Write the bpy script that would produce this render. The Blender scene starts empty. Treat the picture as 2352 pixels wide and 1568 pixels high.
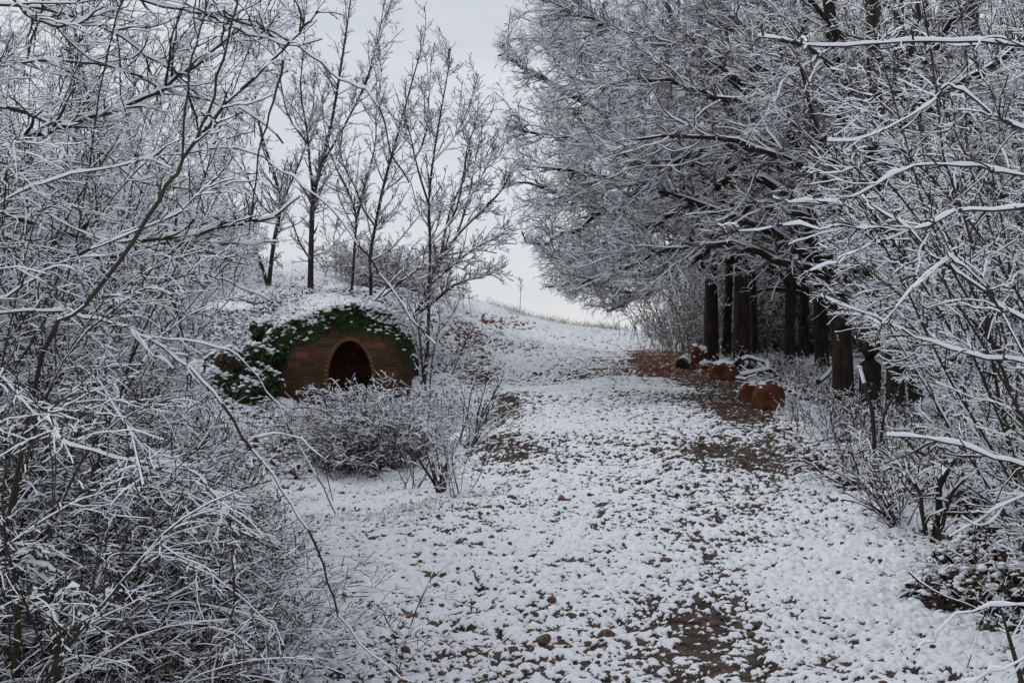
import bpy, math, numpy as np
from mathutils import Vector
RNG = np.random.default_rng(7)
C = bpy.context.scene.collection
S = bpy.context.scene

# ---------------------------------------------------------------- camera
CAMZ = 1.6
F = 3231.0            # focal length in px of a 2352 px wide picture
cam_d = bpy.data.cameras.new('camera'); cam = bpy.data.objects.new('camera', cam_d); C.objects.link(cam)
cam_d.sensor_width = 36.0; cam_d.lens = 36.0*F/2352.0; cam_d.clip_end = 3000; cam_d.clip_start = 0.05
cam.location = (0, 0, CAMZ); cam.rotation_euler = (math.radians(90), 0, 0)
S.camera = cam

# ---------------------------------------------------------------- world and sun
SUN_EL, SUN_AZ = math.radians(48), math.radians(-60)
w = bpy.data.worlds.new("World"); S.world = w; w.use_nodes = True
nt = w.node_tree; nt.nodes.clear()
def N(nt, typ, **kw):
    n = nt.nodes.new(typ)
    for k, v in kw.items():
        if hasattr(n, k): setattr(n, k, v)
    return n
out = N(nt, 'ShaderNodeOutputWorld'); bg = N(nt, 'ShaderNodeBackground'); bg.inputs['Strength'].default_value = 0.1
sky = N(nt, 'ShaderNodeTexSky'); sky.sky_type = 'NISHITA'; sky.sun_disc = False
sky.sun_elevation = SUN_EL; sky.sun_rotation = SUN_AZ; sky.air_density = 1.0; sky.dust_density = 1.0
tc = N(nt, 'ShaderNodeTexCoord'); mp = N(nt, 'ShaderNodeMapping'); mp.inputs['Scale'].default_value = (1.2, 1.2, 5.0)
mp.inputs['Location'].default_value = (3.1, 0.4, 1.7)
nz = N(nt, 'ShaderNodeTexNoise'); nz.inputs['Scale'].default_value = 1.6; nz.inputs['Detail'].default_value = 5; nz.inputs['Roughness'].default_value = 0.5
cr = N(nt, 'ShaderNodeValToRGB')
cr.color_ramp.elements[0].position = 0.36; cr.color_ramp.elements[0].color = (6.5, 6.8, 7.45, 1)
cr.color_ramp.elements[1].position = 0.66; cr.color_ramp.elements[1].color = (7.8, 7.9, 8.2, 1)
sep = N(nt, 'ShaderNodeSeparateXYZ')
grad = N(nt, 'ShaderNodeMapRange'); grad.inputs['From Min'].default_value = 0.0; grad.inputs['From Max'].default_value = 0.32
grad.inputs['To Min'].default_value = 1.03; grad.inputs['To Max'].default_value = 0.95
mul = N(nt, 'ShaderNodeVectorMath'); mul.operation = 'SCALE'
# thin places where the blue shows through the cloud, low over the horizon
nz2 = N(nt, 'ShaderNodeTexNoise'); nz2.inputs['Scale'].default_value = 2.3; nz2.inputs['Detail'].default_value = 3
th = N(nt, 'ShaderNodeMapRange'); th.inputs['From Min'].default_value = 0.50; th.inputs['From Max'].default_value = 0.70
th.inputs['To Min'].default_value = 0.0; th.inputs['To Max'].default_value = 0.30
mx = N(nt, 'ShaderNodeMix'); mx.data_type = 'RGBA'
L = nt.links.new
L(tc.outputs['Generated'], mp.inputs['Vector']); L(mp.outputs[0], nz.inputs['Vector']); L(mp.outputs[0], nz2.inputs['Vector'])
L(nz.outputs['Fac'], cr.inputs['Fac']); L(tc.outputs['Generated'], sep.inputs[0]); L(sep.outputs['Z'], grad.inputs['Value'])
L(cr.outputs['Color'], mul.inputs[0]); L(grad.outputs[0], mul.inputs['Scale'])
L(nz2.outputs['Fac'], th.inputs['Value']); L(th.outputs[0], mx.inputs['Factor'])
L(mul.outputs[0], mx.inputs[6])
skb = N(nt, 'ShaderNodeVectorMath'); skb.operation = 'SCALE'; skb.inputs['Scale'].default_value = 1.0
L(sky.outputs[0], skb.inputs[0]); L(skb.outputs[0], mx.inputs[7]); L(mx.outputs[2], bg.inputs['Color']); L(bg.outputs[0], out.inputs[0])

sd = bpy.data.lights.new('sun', 'SUN'); sd.energy = 0.9; sd.angle = math.radians(25); sd.color = (1, 0.97, 0.93)
so = bpy.data.objects.new('sun', sd); C.objects.link(so)
sdir = Vector((math.sin(SUN_AZ)*math.cos(SUN_EL), math.cos(SUN_AZ)*math.cos(SUN_EL), math.sin(SUN_EL)))
so.rotation_euler = sdir.to_track_quat('Z', 'Y').to_euler(); so.location = (0, 0, 30)
S.view_settings.view_transform = 'Standard'; S.view_settings.look = 'None'; S.view_settings.exposure = 0.0; S.view_settings.gamma = 1.0
S.cycles.max_bounces = 5; S.cycles.diffuse_bounces = 3; S.cycles.glossy_bounces = 1; S.cycles.use_denoising = True

# ---------------------------------------------------------------- materials
def principled(name, rough=0.9, spec=0.2):
    m = bpy.data.materials.new(name); m.use_nodes = True
    b = m.node_tree.nodes['Principled BSDF']; b.inputs['Roughness'].default_value = rough
    b.inputs['Specular IOR Level'].default_value = spec
    return m, m.node_tree, b
def noise_mat(name, cols, scale=8.0, rough=0.9, bump=0.0, bscale=40.0, detail=6, coord='Object', spec=0.2, stretch=None):
    m, t, b = principled(name, rough, spec)
    tcn = N(t, 'ShaderNodeTexCoord'); n = N(t, 'ShaderNodeTexNoise'); n.inputs['Scale'].default_value = scale; n.inputs['Detail'].default_value = detail
    r = N(t, 'ShaderNodeValToRGB'); els = r.color_ramp.elements
    while len(els) < len(cols): els.new(0.5)
    for i, c in enumerate(cols):
        els[i].position = 0.3 + 0.4*i/max(1, len(cols)-1); els[i].color = (*c, 1)
    src = tcn.outputs[coord]
    if stretch:
        mpp = N(t, 'ShaderNodeMapping'); mpp.inputs['Scale'].default_value = stretch
        t.links.new(src, mpp.inputs[0]); src = mpp.outputs[0]
    t.links.new(src, n.inputs['Vector']); t.links.new(n.outputs['Fac'], r.inputs['Fac']); t.links.new(r.outputs[0], b.inputs['Base Color'])
    if bump:
        n2 = N(t, 'ShaderNodeTexNoise'); n2.inputs['Scale'].default_value = bscale; n2.inputs['Detail'].default_value = 4
        t.links.new(src, n2.inputs['Vector']); bm = N(t, 'ShaderNodeBump'); bm.inputs['Strength'].default_value = bump; bm.inputs['Distance'].default_value = 0.02
        t.links.new(n2.outputs['Fac'], bm.inputs['Height']); t.links.new(bm.outputs[0], b.inputs['Normal'])
    return m
M_SNOW = noise_mat('snow', [(0.80, 0.83, 0.88), (0.87, 0.89, 0.92)], scale=3, rough=0.75, bump=0.25, bscale=60, spec=0.15)
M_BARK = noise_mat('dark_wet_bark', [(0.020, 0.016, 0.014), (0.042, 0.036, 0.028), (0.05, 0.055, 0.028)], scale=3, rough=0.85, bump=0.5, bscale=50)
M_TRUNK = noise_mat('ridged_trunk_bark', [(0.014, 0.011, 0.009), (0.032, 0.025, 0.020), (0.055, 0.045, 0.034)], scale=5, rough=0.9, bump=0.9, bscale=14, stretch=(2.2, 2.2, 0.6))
M_TWIG = noise_mat('twig_bark', [(0.040, 0.031, 0.028), (0.075, 0.06, 0.052)], scale=2, rough=0.85)
M_FROSTCANE = noise_mat('frosted_cane', [(0.06, 0.046, 0.048), (0.13, 0.105, 0.105)], scale=2, rough=0.85)
M_CANE = noise_mat('cane_bark', [(0.035, 0.022, 0.022), (0.07, 0.045, 0.04)], scale=2, rough=0.8)
M_FROSTTWIG = noise_mat('frosted_twig_bark', [(0.085, 0.074, 0.072), (0.15, 0.135, 0.13)], scale=2, rough=0.9)
M_PALETWIG = noise_mat('frosted_twig', [(0.16, 0.13, 0.12), (0.26, 0.23, 0.22)], scale=4, rough=0.9)
M_GREEN = noise_mat('ivy_leaf', [(0.010, 0.022, 0.007), (0.018, 0.045, 0.010), (0.045, 0.07, 0.018)], scale=6, rough=0.55, spec=0.3)
M_DEADLEAF = noise_mat('dead_leaf', [(0.025, 0.016, 0.012), (0.06, 0.035, 0.02)], scale=9, rough=0.8)
M_GRASS = noise_mat('frosted_grass', [(0.22, 0.21, 0.15), (0.42, 0.40, 0.34), (0.6, 0.6, 0.6)], scale=5, rough=0.8)
M_STONE = noise_mat('flint_stone', [(0.030, 0.022, 0.018), (0.10, 0.062, 0.040), (0.2, 0.13, 0.09)], scale=4, rough=0.7, bump=0.3, bscale=20)
M_CLAY = noise_mat('orange_clay_stone', [(0.05, 0.020, 0.011), (0.13, 0.046, 0.023), (0.19, 0.085, 0.048)], scale=5, rough=0.85, bump=0.8, bscale=14)

# ---------------------------------------------------------------- numpy noise
_PERM = RNG.random((256, 256))
def vnoise(x, y, seed=0):
    x = x + seed*17.31; y = y + seed*9.77
    xi = np.floor(x).astype(int); yi = np.floor(y).astype(int); fx = x-xi; fy = y-yi
    fx = fx*fx*(3-2*fx); fy = fy*fy*(3-2*fy)
    a = _PERM[xi & 255, yi & 255]; b = _PERM[(xi+1) & 255, yi & 255]; c = _PERM[xi & 255, (yi+1) & 255]; d = _PERM[(xi+1) & 255, (yi+1) & 255]
    return (a*(1-fx)+b*fx)*(1-fy)+(c*(1-fx)+d*fx)*fy
def fbm(x, y, s, octv=3, seed=0, rough=0.5):
    v = 0; amp = 1; tot = 0
    for o in range(octv):
        k = (2**o)/s; ca, sa = math.cos(o*1.1+.5), math.sin(o*1.1+.5)
        v = v+amp*vnoise((x*ca-y*sa)*k, (x*sa+y*ca)*k, seed+o*3); tot += amp; amp *= rough
    return v/tot
def sstep(a, b, x):
    t = np.clip((x-a)/(b-a), 0, 1); return t*t*(3-2*t)

# ---------------------------------------------------------------- terrain shape
def P3(px, py, Y):            # a point at real depth Y seen at that picture position
    return np.array([(px-1176)/F*Y, Y, CAMZ-(py-784)/F*Y])
_cp = []
for px, py, Y in [
  # path, near to far
  (1176,1568,6.6),(700,1568,6.6),(1800,1568,6.6),(2352,1568,6.5),(100,1568,6.4),
  (1200,1350,8.6),(1700,1350,8.6),(2250,1440,7.8),(750,1380,8.5),
  (1250,1150,11.9),(1700,1150,11.9),(2100,1200,10.8),(1080,1150,12.0),
  (1250,1000,15.8),(1600,1000,15.8),(1850,1000,16),(1150,1010,16.0),
  (1250,900,21.5),(1500,900,21.5),(1150,900,21.8),
  (1250,840,27),(1500,840,27),(1050,850,26),
  (1300,790,34),(1500,790,34),(1150,790,33),
  (1400,757,40),(1560,760,39),(1300,748,40),(1200,722,40),
  # right bank and wood
  (1765,940,18.6),(1900,970,17.5),(1660,872,24),(1600,825,28),(1950,935,19.5),(2050,1005,16.5),(1710,830,28.5),(1815,842,28),
  (2100,1060,14.5),(2150,1240,10.6),(2352,1250,10.3),(2352,1100,13.8),(2200,950,20),
  # left slope, hollow before the kiln
  (640,1200,11.8),(400,1200,11.6),(860,1115,14.4),(700,1030,18.6),(620,945,23.2),(800,950,22.6),(930,985,22.0),(1000,960,22.2),
  (500,1000,18),(300,1000,17.5),(250,1300,9.4),
  (470,930,22),(400,850,23),(300,800,24),(100,800,23.5),
  (560,760,25.5),(470,720,27),(350,690,28),(150,640,28),
  (650,700,27.2),(760,690,27.3),(860,700,27.3),(960,745,27.0),(1020,790,27.2),
  (710,664,30),(850,668,30),(615,652,30),(980,690,31),
  (640,636,33),(740,640,34),(830,645,36),(960,662,38),(1060,682,39),(1130,700,40),
  (450,572,36),(250,520,36),(0,470,36)]:
    _cp.append(P3(px, py, Y))
_cp += [np.array(p, float) for p in [(0,0,0),(6,0,.2),(-6,0,.2),(0,-12,-.2),(12,-10,.3),(-12,-10,.4),(-6,8,.25),(-9,14,.6),(-13,24,2.6),(-22,30,4.5),(-16,12,1.2),
   (7,12,.25),(10,18,.55),(15,28,1.3),(12,36,1.8),(20,45,1.8),(22,20,1.0),(18,10,.8),
   (0,50,1.3),(5,50,1.3),(-8,52,2.0),(-18,55,3.0),(0,62,0.0),(10,62,.5),(-12,66,.8),(25,66,1.0),(-30,60,2.5)]]
_cp = np.array(_cp)
def _phi(r2): return r2*np.log(r2+1e-9)*0.5
def _fit(cp, lam=0.002):
    n = len(cp); d2 = ((cp[:, None, :2]-cp[None, :, :2])**2).sum(-1)
    A = np.zeros((n+3, n+3)); A[:n, :n] = _phi(d2)+lam*np.eye(n)*20
    Pm = np.c_[np.ones(n), cp[:, :2]]; A[:n, n:] = Pm; A[n:, :n] = Pm.T
    return np.linalg.solve(A, np.r_[cp[:, 2], 0, 0, 0])
_wt = _fit(_cp)
def zbase(X, Y):
    X = np.asarray(X, float); Y = np.asarray(Y, float); sh = X.shape
    x = X.ravel(); y = Y.ravel(); o = np.empty(len(x))
    for i in range(0, len(x), 50000):
        xx = x[i:i+50000]; yy = y[i:i+50000]
        d2 = (xx[:, None]-_cp[None, :, 0])**2+(yy[:, None]-_cp[None, :, 1])**2
        o[i:i+50000] = _phi(d2)@_wt[:-3]+_wt[-3]+_wt[-2]*xx+_wt[-1]*yy
    far = sstep(50, 70, y)+sstep(24, 40, np.abs(x)); far = np.clip(far, 0, 1)
    lim = np.clip(o, -1.5, 6); o = lim*(1-far)+(-1.2+1.5*np.sin(x*.02)*np.cos(y*.013))*far
    near = sstep(-14, -30, y); o = o*(1-near)-.2*near
    return o.reshape(sh)
# coarse cached version for lookups
_gx = np.arange(-40, 40.01, 0.25); _gy = np.arange(-16, 90.01, 0.25)
_GZ = zbase(*np.meshgrid(_gx, _gy))
def zq(X, Y):
    fx = np.clip((np.asarray(X, float)+40)/.25, 0, len(_gx)-1.001); fy = np.clip((np.asarray(Y, float)+16)/.25, 0, len(_gy)-1.001)
    i = fx.astype(int); j = fy.astype(int); a = fx-i; b = fy-j
    return (_GZ[j, i]*(1-a)+_GZ[j, i+1]*a)*(1-b)+(_GZ[j+1, i]*(1-a)+_GZ[j+1, i+1]*a)*b
def ground_at(px, py, y0=5.0, y1=45.0):      # where the sight line meets the ground
    Ys = np.linspace(y0, y1, 1600); X = (px-1176)/F*Ys; Z = CAMZ-(py-784)/F*Ys
    g = zq(X, Ys); k = np.nonzero(Z <= g)[0]
    k = k[0] if len(k) else np.argmin(np.abs(Z-g))
    return np.array([X[k], Ys[k], g[k]])
def gp(px, Y):                                # ground point at depth Y in that direction
    X = (px-1176)/F*Y; return np.array([X, Y, float(zq(X, Y))])

# ---------------------------------------------------------------- mesh helpers
def mesh_obj(name, verts, faces, mats, mi=None, parent=None, smooth=False, uv=None):
    """faces: (m,4) or (m,3) int array (or list of them)"""
    if not isinstance(faces, list): faces = [faces]
    verts = np.asarray(verts, np.float32)
    if parent is not None: verts = verts-np.array(parent.location, np.float32)
    me = bpy.data.meshes.new(name)
    lv = np.concatenate([f.ravel() for f in faces]).astype(np.int32)
    tot = np.concatenate([np.full(len(f), f.shape[1]) for f in faces]).astype(np.int32)
    st = np.r_[0, np.cumsum(tot)[:-1]].astype(np.int32)
    me.vertices.add(len(verts)); me.vertices.foreach_set('co', verts.ravel())
    me.loops.add(len(lv)); me.loops.foreach_set('vertex_index', lv)
    me.polygons.add(len(tot)); me.polygons.foreach_set('loop_start', st); me.polygons.foreach_set('loop_total', tot)
    if not isinstance(mats, (list, tuple)): mats = [mats]
    for m in mats: me.materials.append(m)
    if mi is not None: me.polygons.foreach_set('material_index', np.asarray(mi, np.int32))
    if smooth is not False:
        sm = np.ones(len(tot), bool) if smooth is True else smooth
        me.polygons.foreach_set('use_smooth', sm)
    me.update(calc_edges=True)
    if uv is not None:
        l = me.uv_layers.new(name='UVMap'); l.data.foreach_set('uv', np.asarray(uv, np.float32)[lv].ravel())
    o = bpy.data.objects.new(name, me); C.objects.link(o)
    if parent is not None: o.parent = parent
    return o
def tag(o, label=None, cat=None, group=None, kind=None):
    if label: o['label'] = label
    if cat: o['category'] = cat
    if group: o['group'] = group
    if kind: o['kind'] = kind
    return o
def empty(name, loc, label, cat, group=None):
    o = bpy.data.objects.new(name, None); C.objects.link(o); o.location = [float(v) for v in loc]; o.empty_display_size = .2
    return tag(o, label, cat, group)
def nrm(v): return v/(np.linalg.norm(v, axis=-1, keepdims=True)+1e-9)

class Geo:
    """collects tubes and other pieces; slot 0 is wood, slot 1 is snow, others free"""
    def __init__(s): s.v = []; s.q = []; s.t = []; s.qm = []; s.tm = []; s.n = 0; s.qs = []; s.ts = []
    def add(s, v, f, m, smooth=False):
        f = np.asarray(f)+s.n; s.v.append(np.asarray(v, np.float32).reshape(-1, 3)); s.n += len(s.v[-1])
        m = np.broadcast_to(m, (len(f),)); sm = np.full(len(f), smooth)
        if f.shape[1] == 4: s.q.append(f); s.qm.append(m); s.qs.append(sm)
        else: s.t.append(f); s.tm.append(m); s.ts.append(sm)
    def tubes(s, P, R, snow=0.0, sides=4, cover=0.35, rng=RNG, wood=0, white=1, smooth=False):
        """P (n,k,3) centre lines, R (n,k) radii, snow depth lying on top (m)"""
        n, k, _ = P.shape
        if n == 0: return
        T = np.empty_like(P); T[:, 1:-1] = P[:, 2:]-P[:, :-2]; T[:, 0] = P[:, 1]-P[:, 0]; T[:, -1] = P[:, -1]-P[:, -2]
        T = nrm(T)
        Sd = np.cross(T, np.array([0.02, 0.013, 1.0])); Sd = nrm(Sd); U = np.cross(Sd, T)
        flat = np.sqrt(np.clip(1-T[..., 2]**2, 0, 1))
        nz_ = 0.25+1.5*rng.random((n, k))**1.3*(.7+.6*rng.random((n, 1)))
        sn = snow*np.clip((flat-0.25)/0.6, 0, 1)*nz_
        sn = sn*np.minimum(1.0, 0.35+R/ (np.asarray(snow)*0.5+1e-6)) if np.any(np.asarray(snow) > 0) else sn*0
        a = np.arange(sides)*2*np.pi/sides; ca = np.cos(a); sa = np.sin(a)
        Rr = R[..., None]
        ring = P[:, :, None, :]+Sd[:, :, None, :]*(ca*(Rr+0.30*sn[..., None]*(sa > -0.2)))[..., None]+U[:, :, None, :]*(sa*Rr)[..., None]
        ring[..., 2] += sn[..., None]*np.clip(sa, 0, 1)**.6
        v = ring.reshape(-1, 3)
        idx = np.arange(n*k*sides).reshape(n, k, sides)
        A = idx[:, :-1, :]; B = idx[:, 1:, :]; A2 = np.roll(A, -1, axis=2); B2 = np.roll(B, -1, axis=2)
        f = np.stack([A, A2, B2, B], -1)
        top = (np.roll(sa, -1)+sa)/2 > 0.1
        s2 = (sn[:, :-1]+sn[:, 1:])/2
        has = (s2 > (cover+.08)*np.mean(snow)) & (s2 > .0011) if np.any(np.asarray(snow) > 0) else np.zeros_like(s2, bool)
        m = np.where(has[..., None] & top[None, None, :], white, wood)
        s.add(v, f.reshape(-1, 4), m.reshape(-1), smooth)
    def leaves(s, Pc, Nn, size, m, rng=RNG):
        """small folded leaf quads"""
        n = len(Pc); Nn = nrm(Nn+rng.normal(0, .45, (n, 3))); a = nrm(np.cross(Nn, rng.normal(0, 1, (n, 3)))); b = np.cross(Nn, a)
        sz = (size*(0.6+0.8*rng.random(n)))[:, None]
        v = np.stack([Pc-a*sz, Pc+b*sz*.7-Nn*sz*.2, Pc+a*sz, Pc-b*sz*.7-Nn*sz*.2], 1)
        s.add(v, np.arange(4*n).reshape(n, 4), m)
    def lumps(s, Pc, size, m, flat=0.6, rng=RNG, segs=6, smooth=True):
        """small rounded blobs: 2 rings + poles"""
        n = len(Pc); size = np.broadcast_to(size, (n,)); th_ = np.arange(segs)*2*np.pi/segs
        rows = [(-0.35, .75), (0.25, 1.0), (0.75, .62)]
        st = []
        for zz, rr in rows:
            j = 0.6+0.8*rng.random((n, segs))
            st.append(np.stack([np.cos(th_)*rr*j, np.sin(th_)*rr*j, np.full((n, segs), zz)*flat*(0.8+.4*rng.random((n, segs)))], -1))
        bot = np.zeros((n, 1, 3)); bot[..., 2] = -.6*flat; top = np.zeros((n, 1, 3)); top[..., 2] = flat
        v = np.concatenate([bot]+st+[top], 1)*size[:, None, None]+Pc[:, None, :]
        q = []; t = []
        for i in range(segs):
            j = (i+1) % segs
            t.append((0, 1+j, 1+i)); t.append((1+3*segs, 1+2*segs+i, 1+2*segs+j))
            for r in range(2): q.append((1+r*segs+i, 1+r*segs+j, 1+(r+1)*segs+j, 1+(r+1)*segs+i))
        nv = 2+3*segs; off = (np.arange(n)*nv)[:, None, None]
        s.add(v, (np.array(q)[None]+off).reshape(-1, 4), m, smooth)
        s.n -= n*nv; s.v.append(np.zeros((0, 3), np.float32))
        s.t.append((np.array(t)[None]+off).reshape(-1, 3)+s.n); s.tm.append(np.full(n*len(t), m)); s.ts.append(np.full(n*len(t), smooth)); s.n += n*nv
    def build(s, name, mats, parent=None):
        fs = []; ms = []; sm = []
        if s.q: fs.append(np.concatenate(s.q)); ms += s.qm; sm += s.qs
        if s.t: fs.append(np.concatenate(s.t)); ms += s.tm; sm += s.ts
        return mesh_obj(name, np.concatenate(s.v), fs, mats, np.concatenate(ms), parent, np.concatenate(sm))

# ---------------------------------------------------------------- growing branches
def grow(start, d, length, k=5, wander=0.12, trop=(0, 0, 0), droop=0.0, rng=RNG):
    n = len(start); length = np.broadcast_to(length, (n,)); step = (length/(k-1))[:, None]
    P = np.empty((n, k, 3)); P[:, 0] = start; d = nrm(np.array(d, float)); tr = np.array(trop, float)
    for i in range(1, k):
        d = nrm(d+rng.normal(0, wander, (n, 3))+tr/(k-1)+np.array([0, 0, -droop*(i/(k-1))*2/(k-1)]))
        P[:, i] = P[:, i-1]+d*step
    return P
def taper(n, k, r0, r1, pw=0.8):
    r0 = np.broadcast_to(r0, (n,)); r1 = np.broadcast_to(r1, (n,)); t = np.linspace(0, 1, k)[None, :]
    return r0[:, None]*(1-t)**pw+r1[:, None]*(1-(1-t)**pw)
def at_t(P, R, par, t):
    k = P.shape[1]; f = t*(k-1); i = np.minimum(f.astype(int), k-2); a = (f-i)[:, None]
    p = P[par, i]*(1-a)+P[par, i+1]*a; T = nrm(P[par, i+1]-P[par, i]); r = R[par, i]*(1-a[:, 0])+R[par, i+1]*a[:, 0]
    return p, T, r
def spawn(batches, dens, ang=50, angv=15, L=(.3, .6), k=4, wander=.12, trop=(0, 0, 0), droop=0, r=(.6, .002), tmin=.1, tmax=1.0, flat=0.0, short=0.5, bias=None, rng=RNG):
    """children along the parents; dens per metre; returns list of batches"""
    outb = []
    for P, R in batches:
        Ls = np.linalg.norm(P[:, 1:]-P[:, :-1], axis=-1).sum(1); tot = Ls.sum()*dens
        n = int(tot) + (rng.random() < tot % 1)
        if n < 1: continue
        par = rng.choice(len(P), n, p=Ls/Ls.sum()); t = tmin+(tmax-tmin)*rng.random(n)
        p, T, rr = at_t(P, R, par, t)
        N_ = rng.normal(0, 1, (n, 3)); N_[:, 2] *= (1-flat); 
        if bias is not None: N_ += np.array(bias)
        N_ = N_-T*(N_*T).sum(1, keepdims=True); N_ = nrm(N_)
        al = np.radians(ang+rng.normal(0, angv, n))[:, None]
        d = np.cos(al)*T+np.sin(al)*N_
        ln = (L[0]+(L[1]-L[0])*rng.random(n))*(1-short*t)
        Pc = grow(p, d, ln, k, wander, trop, droop, rng)
        Rc = taper(n, k, np.maximum(np.minimum(rr*r[0], rr), r[1]*1.2), r[1])
        outb.append((Pc, Rc))
    return outb
def prune(batches, inside):
    """cut each branch short where it would leave the plant's outline"""
    res = []
    for P, R in batches:
        n, k, _ = P.shape
        ok = inside(P); first = np.where(ok.all(1), k-1, np.argmin(ok, 1)-1)
        keep = first >= 1; P, R, first = P[keep], R[keep], first[keep]
        if len(P) == 0: continue
        f = np.linspace(0, 1, k)[None]*first[:, None]; i = np.minimum(f.astype(int), k-2); a = f-i; r_ = np.arange(len(P))[:, None]
        P2 = P[r_, i]*(1-a)[..., None]+P[r_, i+1]*a[..., None]
        res.append((P2, R))
    return res
def sight(P): return 1176+F*P[..., 0]/np.maximum(P[..., 1], .5), 784-F*(P[..., 2]-CAMZ)/np.maximum(P[..., 1], .5)
def left_side(P):
    px, py = sight(P); return px < np.interp(py, [-50,0,200,330,420,500,600,680,750,850,950,1050,1200,1350,1568], [760,740,640,560,540,600,600,540,470,440,500,570,640,660,700])+60*(vnoise(P[..., 2]*3, P[..., 1]*2, 4)-.5)*2
def right_side(P):
    px, py = sight(P); return (px > np.interp(py, [0,300,500,680,760,830,900,1000,1060,1200,1290,1568], [1880,1880,1850,1860,1920,2040,2110,2140,2200,2290,2330,2330])+70*(vnoise(P[..., 2]*3, P[..., 1]*2, 9)-.5)*2)
def crown_side(P):
    px, py = sight(P); j = 40*(vnoise(P[..., 2]*1.6, P[..., 1]*1.3, 14)-.5)*2
    lo = np.interp(px, [1180,1250,1300,1400,1480,1560,1640,1720,1900,2100], [560,640,690,715,690,640,660,690,780,850])
    return (px > np.interp(py, [-200,0,130,250,450,560,650,720], [1230,1190,1150,1175,1170,1200,1250,1350])+j) & (py < lo+j*.6)
def curve(pts, k=14):
    """smooth line through world points"""
    p = np.array(pts, float); n = len(p)
    if n == 2: t = np.linspace(0, 1, k)[:, None]; return p[0]*(1-t)+p[1]*t
    e = np.vstack([2*p[0]-p[1], p, 2*p[-1]-p[-2]]); o = []
    for u in np.linspace(0, n-1-1e-6, k):
        i = int(u); t = u-i; a, b, c, d = e[i], e[i+1], e[i+2], e[i+3]
        o.append(.5*((2*b)+(-a+c)*t+(2*a-5*b+4*c-d)*t*t+(-a+3*b-3*c+d)*t**3))
    return np.array(o)
def limb(pts, r0, r1, k=14, jit=0.0, rng=RNG, pw=.8):
    P = curve([P3(*q) for q in pts], k)
    if jit: P[1:] += rng.normal(0, jit, (k-1, 3))
    return P[None], taper(1, k, r0, r1, pw)
def wlimb(pts, r0, r1, k=14, jit=0.0, rng=RNG, pw=.8):
    P = curve(pts, k)
    if jit: P[1:] += rng.normal(0, jit, (k-1, 3))
    return P[None], taper(1, k, r0, r1, pw)

# ================================================================ THE GROUND
KX, KY = -2.76, 24.0                  # middle of the kiln's arch
def kiln_foot(X, Y):                  # 1 inside the kiln's footprint, where the ground stays low
    return ((X > -4.25) & (X < -1.75) & (Y > 23.6) & (Y < 25.9)).astype(float)
# bare or thin places: (px, py, radius across, radius along, strength)
_bare = [(1650,1300,.30,1.2,.48),(1640,1480,.34,.9,.49),(1620,1420,.25,.8,.4),(1600,1560,.35,.5,.4),(1700,1200,.4,1.2,.35),(950,1500,1.1,1.0,.34),(1250,1400,1.4,1.3,.20),(1300,1530,1.2,.8,.22),
  (1150,960,.35,2.2,.62),(1135,1010,.32,1.9,.49),(1195,1045,.30,1.8,.45),(1110,880,.35,1.6,.5),(1170,910,.5,1.6,.35),
  (1530,822,.8,2.4,.8),(1580,850,.7,2.6,.95),(1635,880,.45,2.2,.85),(1700,945,.5,1.8,.7),(1765,995,.45,1.5,.48),(1680,920,.5,1.6,.6),(1510,810,.8,2.0,.6),
  (1450,1000,1.1,4,.30),(1520,900,1.2,4.0,.40),(1690,1050,.6,2.6,.46),(1350,1080,1.6,1.6,.22),(1350,860,1.2,2.0,.28),(1800,1060,.9,1.5,.3),
  (1200,745,.6,1.5,.42),(1130,742,.4,1.0,.5),(1060,810,.5,1.6,.30),(1075,770,.3,1.2,.28),(560,860,.9,1.0,.3),(330,920,1.2,2,.4),(450,1020,1.0,1.5,.3),(2330,1280,.7,.7,.5),(2150,1010,.6,.8,.4),(2250,1100,1.0,1.5,.4)]
_red = [(1560,850,1.1,2.2),(1640,860,.7,1.8),(1500,810,1.0,2.0),(1200,745,.6,1.5),(1060,800,.4,1.4),(1130,742,.5,1.2),(1740,930,.6,1.0)]
_bareg = [(ground_at(a, b), c, d, e) for a, b, c, d, e in _bare]
_redg = [(ground_at(a, b), c, d) for a, b, c, d in _red]
_a, _b = RNG.random((2, 60000))*40
_QN = np.quantile(.62*fbm(_a, _b, .030, 2, 11, .6)+.38*fbm(_a, _b, .10, 3, 21, .6), np.linspace(0, 1, 101)); _QP = np.linspace(0, 1, 101)
def cover(X, Y):
    c = 0.74+0.27*(fbm(X, Y, 1.7, 3, 5)-.5)*2
    c = c+0.14*sstep(.2, -1.2, X+0.12*Y-.0)*sstep(16, 10, Y)      # fuller snow beside the path on the left
    c = c+0.12*sstep(1.8, 3.0, X)*sstep(13, 8, Y)
    c = c+0.20*sstep(29, 36, Y)
    c = c+0.10*sstep(-1.5, -3, X)*sstep(15, 19, Y)
    for g, a, b, s in _bareg:
        c = c-(.62 if s < .5 else .95)*s*np.exp(-(((X-g[0])/a)**2+((Y-g[1])/b)**2))
    return np.clip(c, .07, 1.0)
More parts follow.
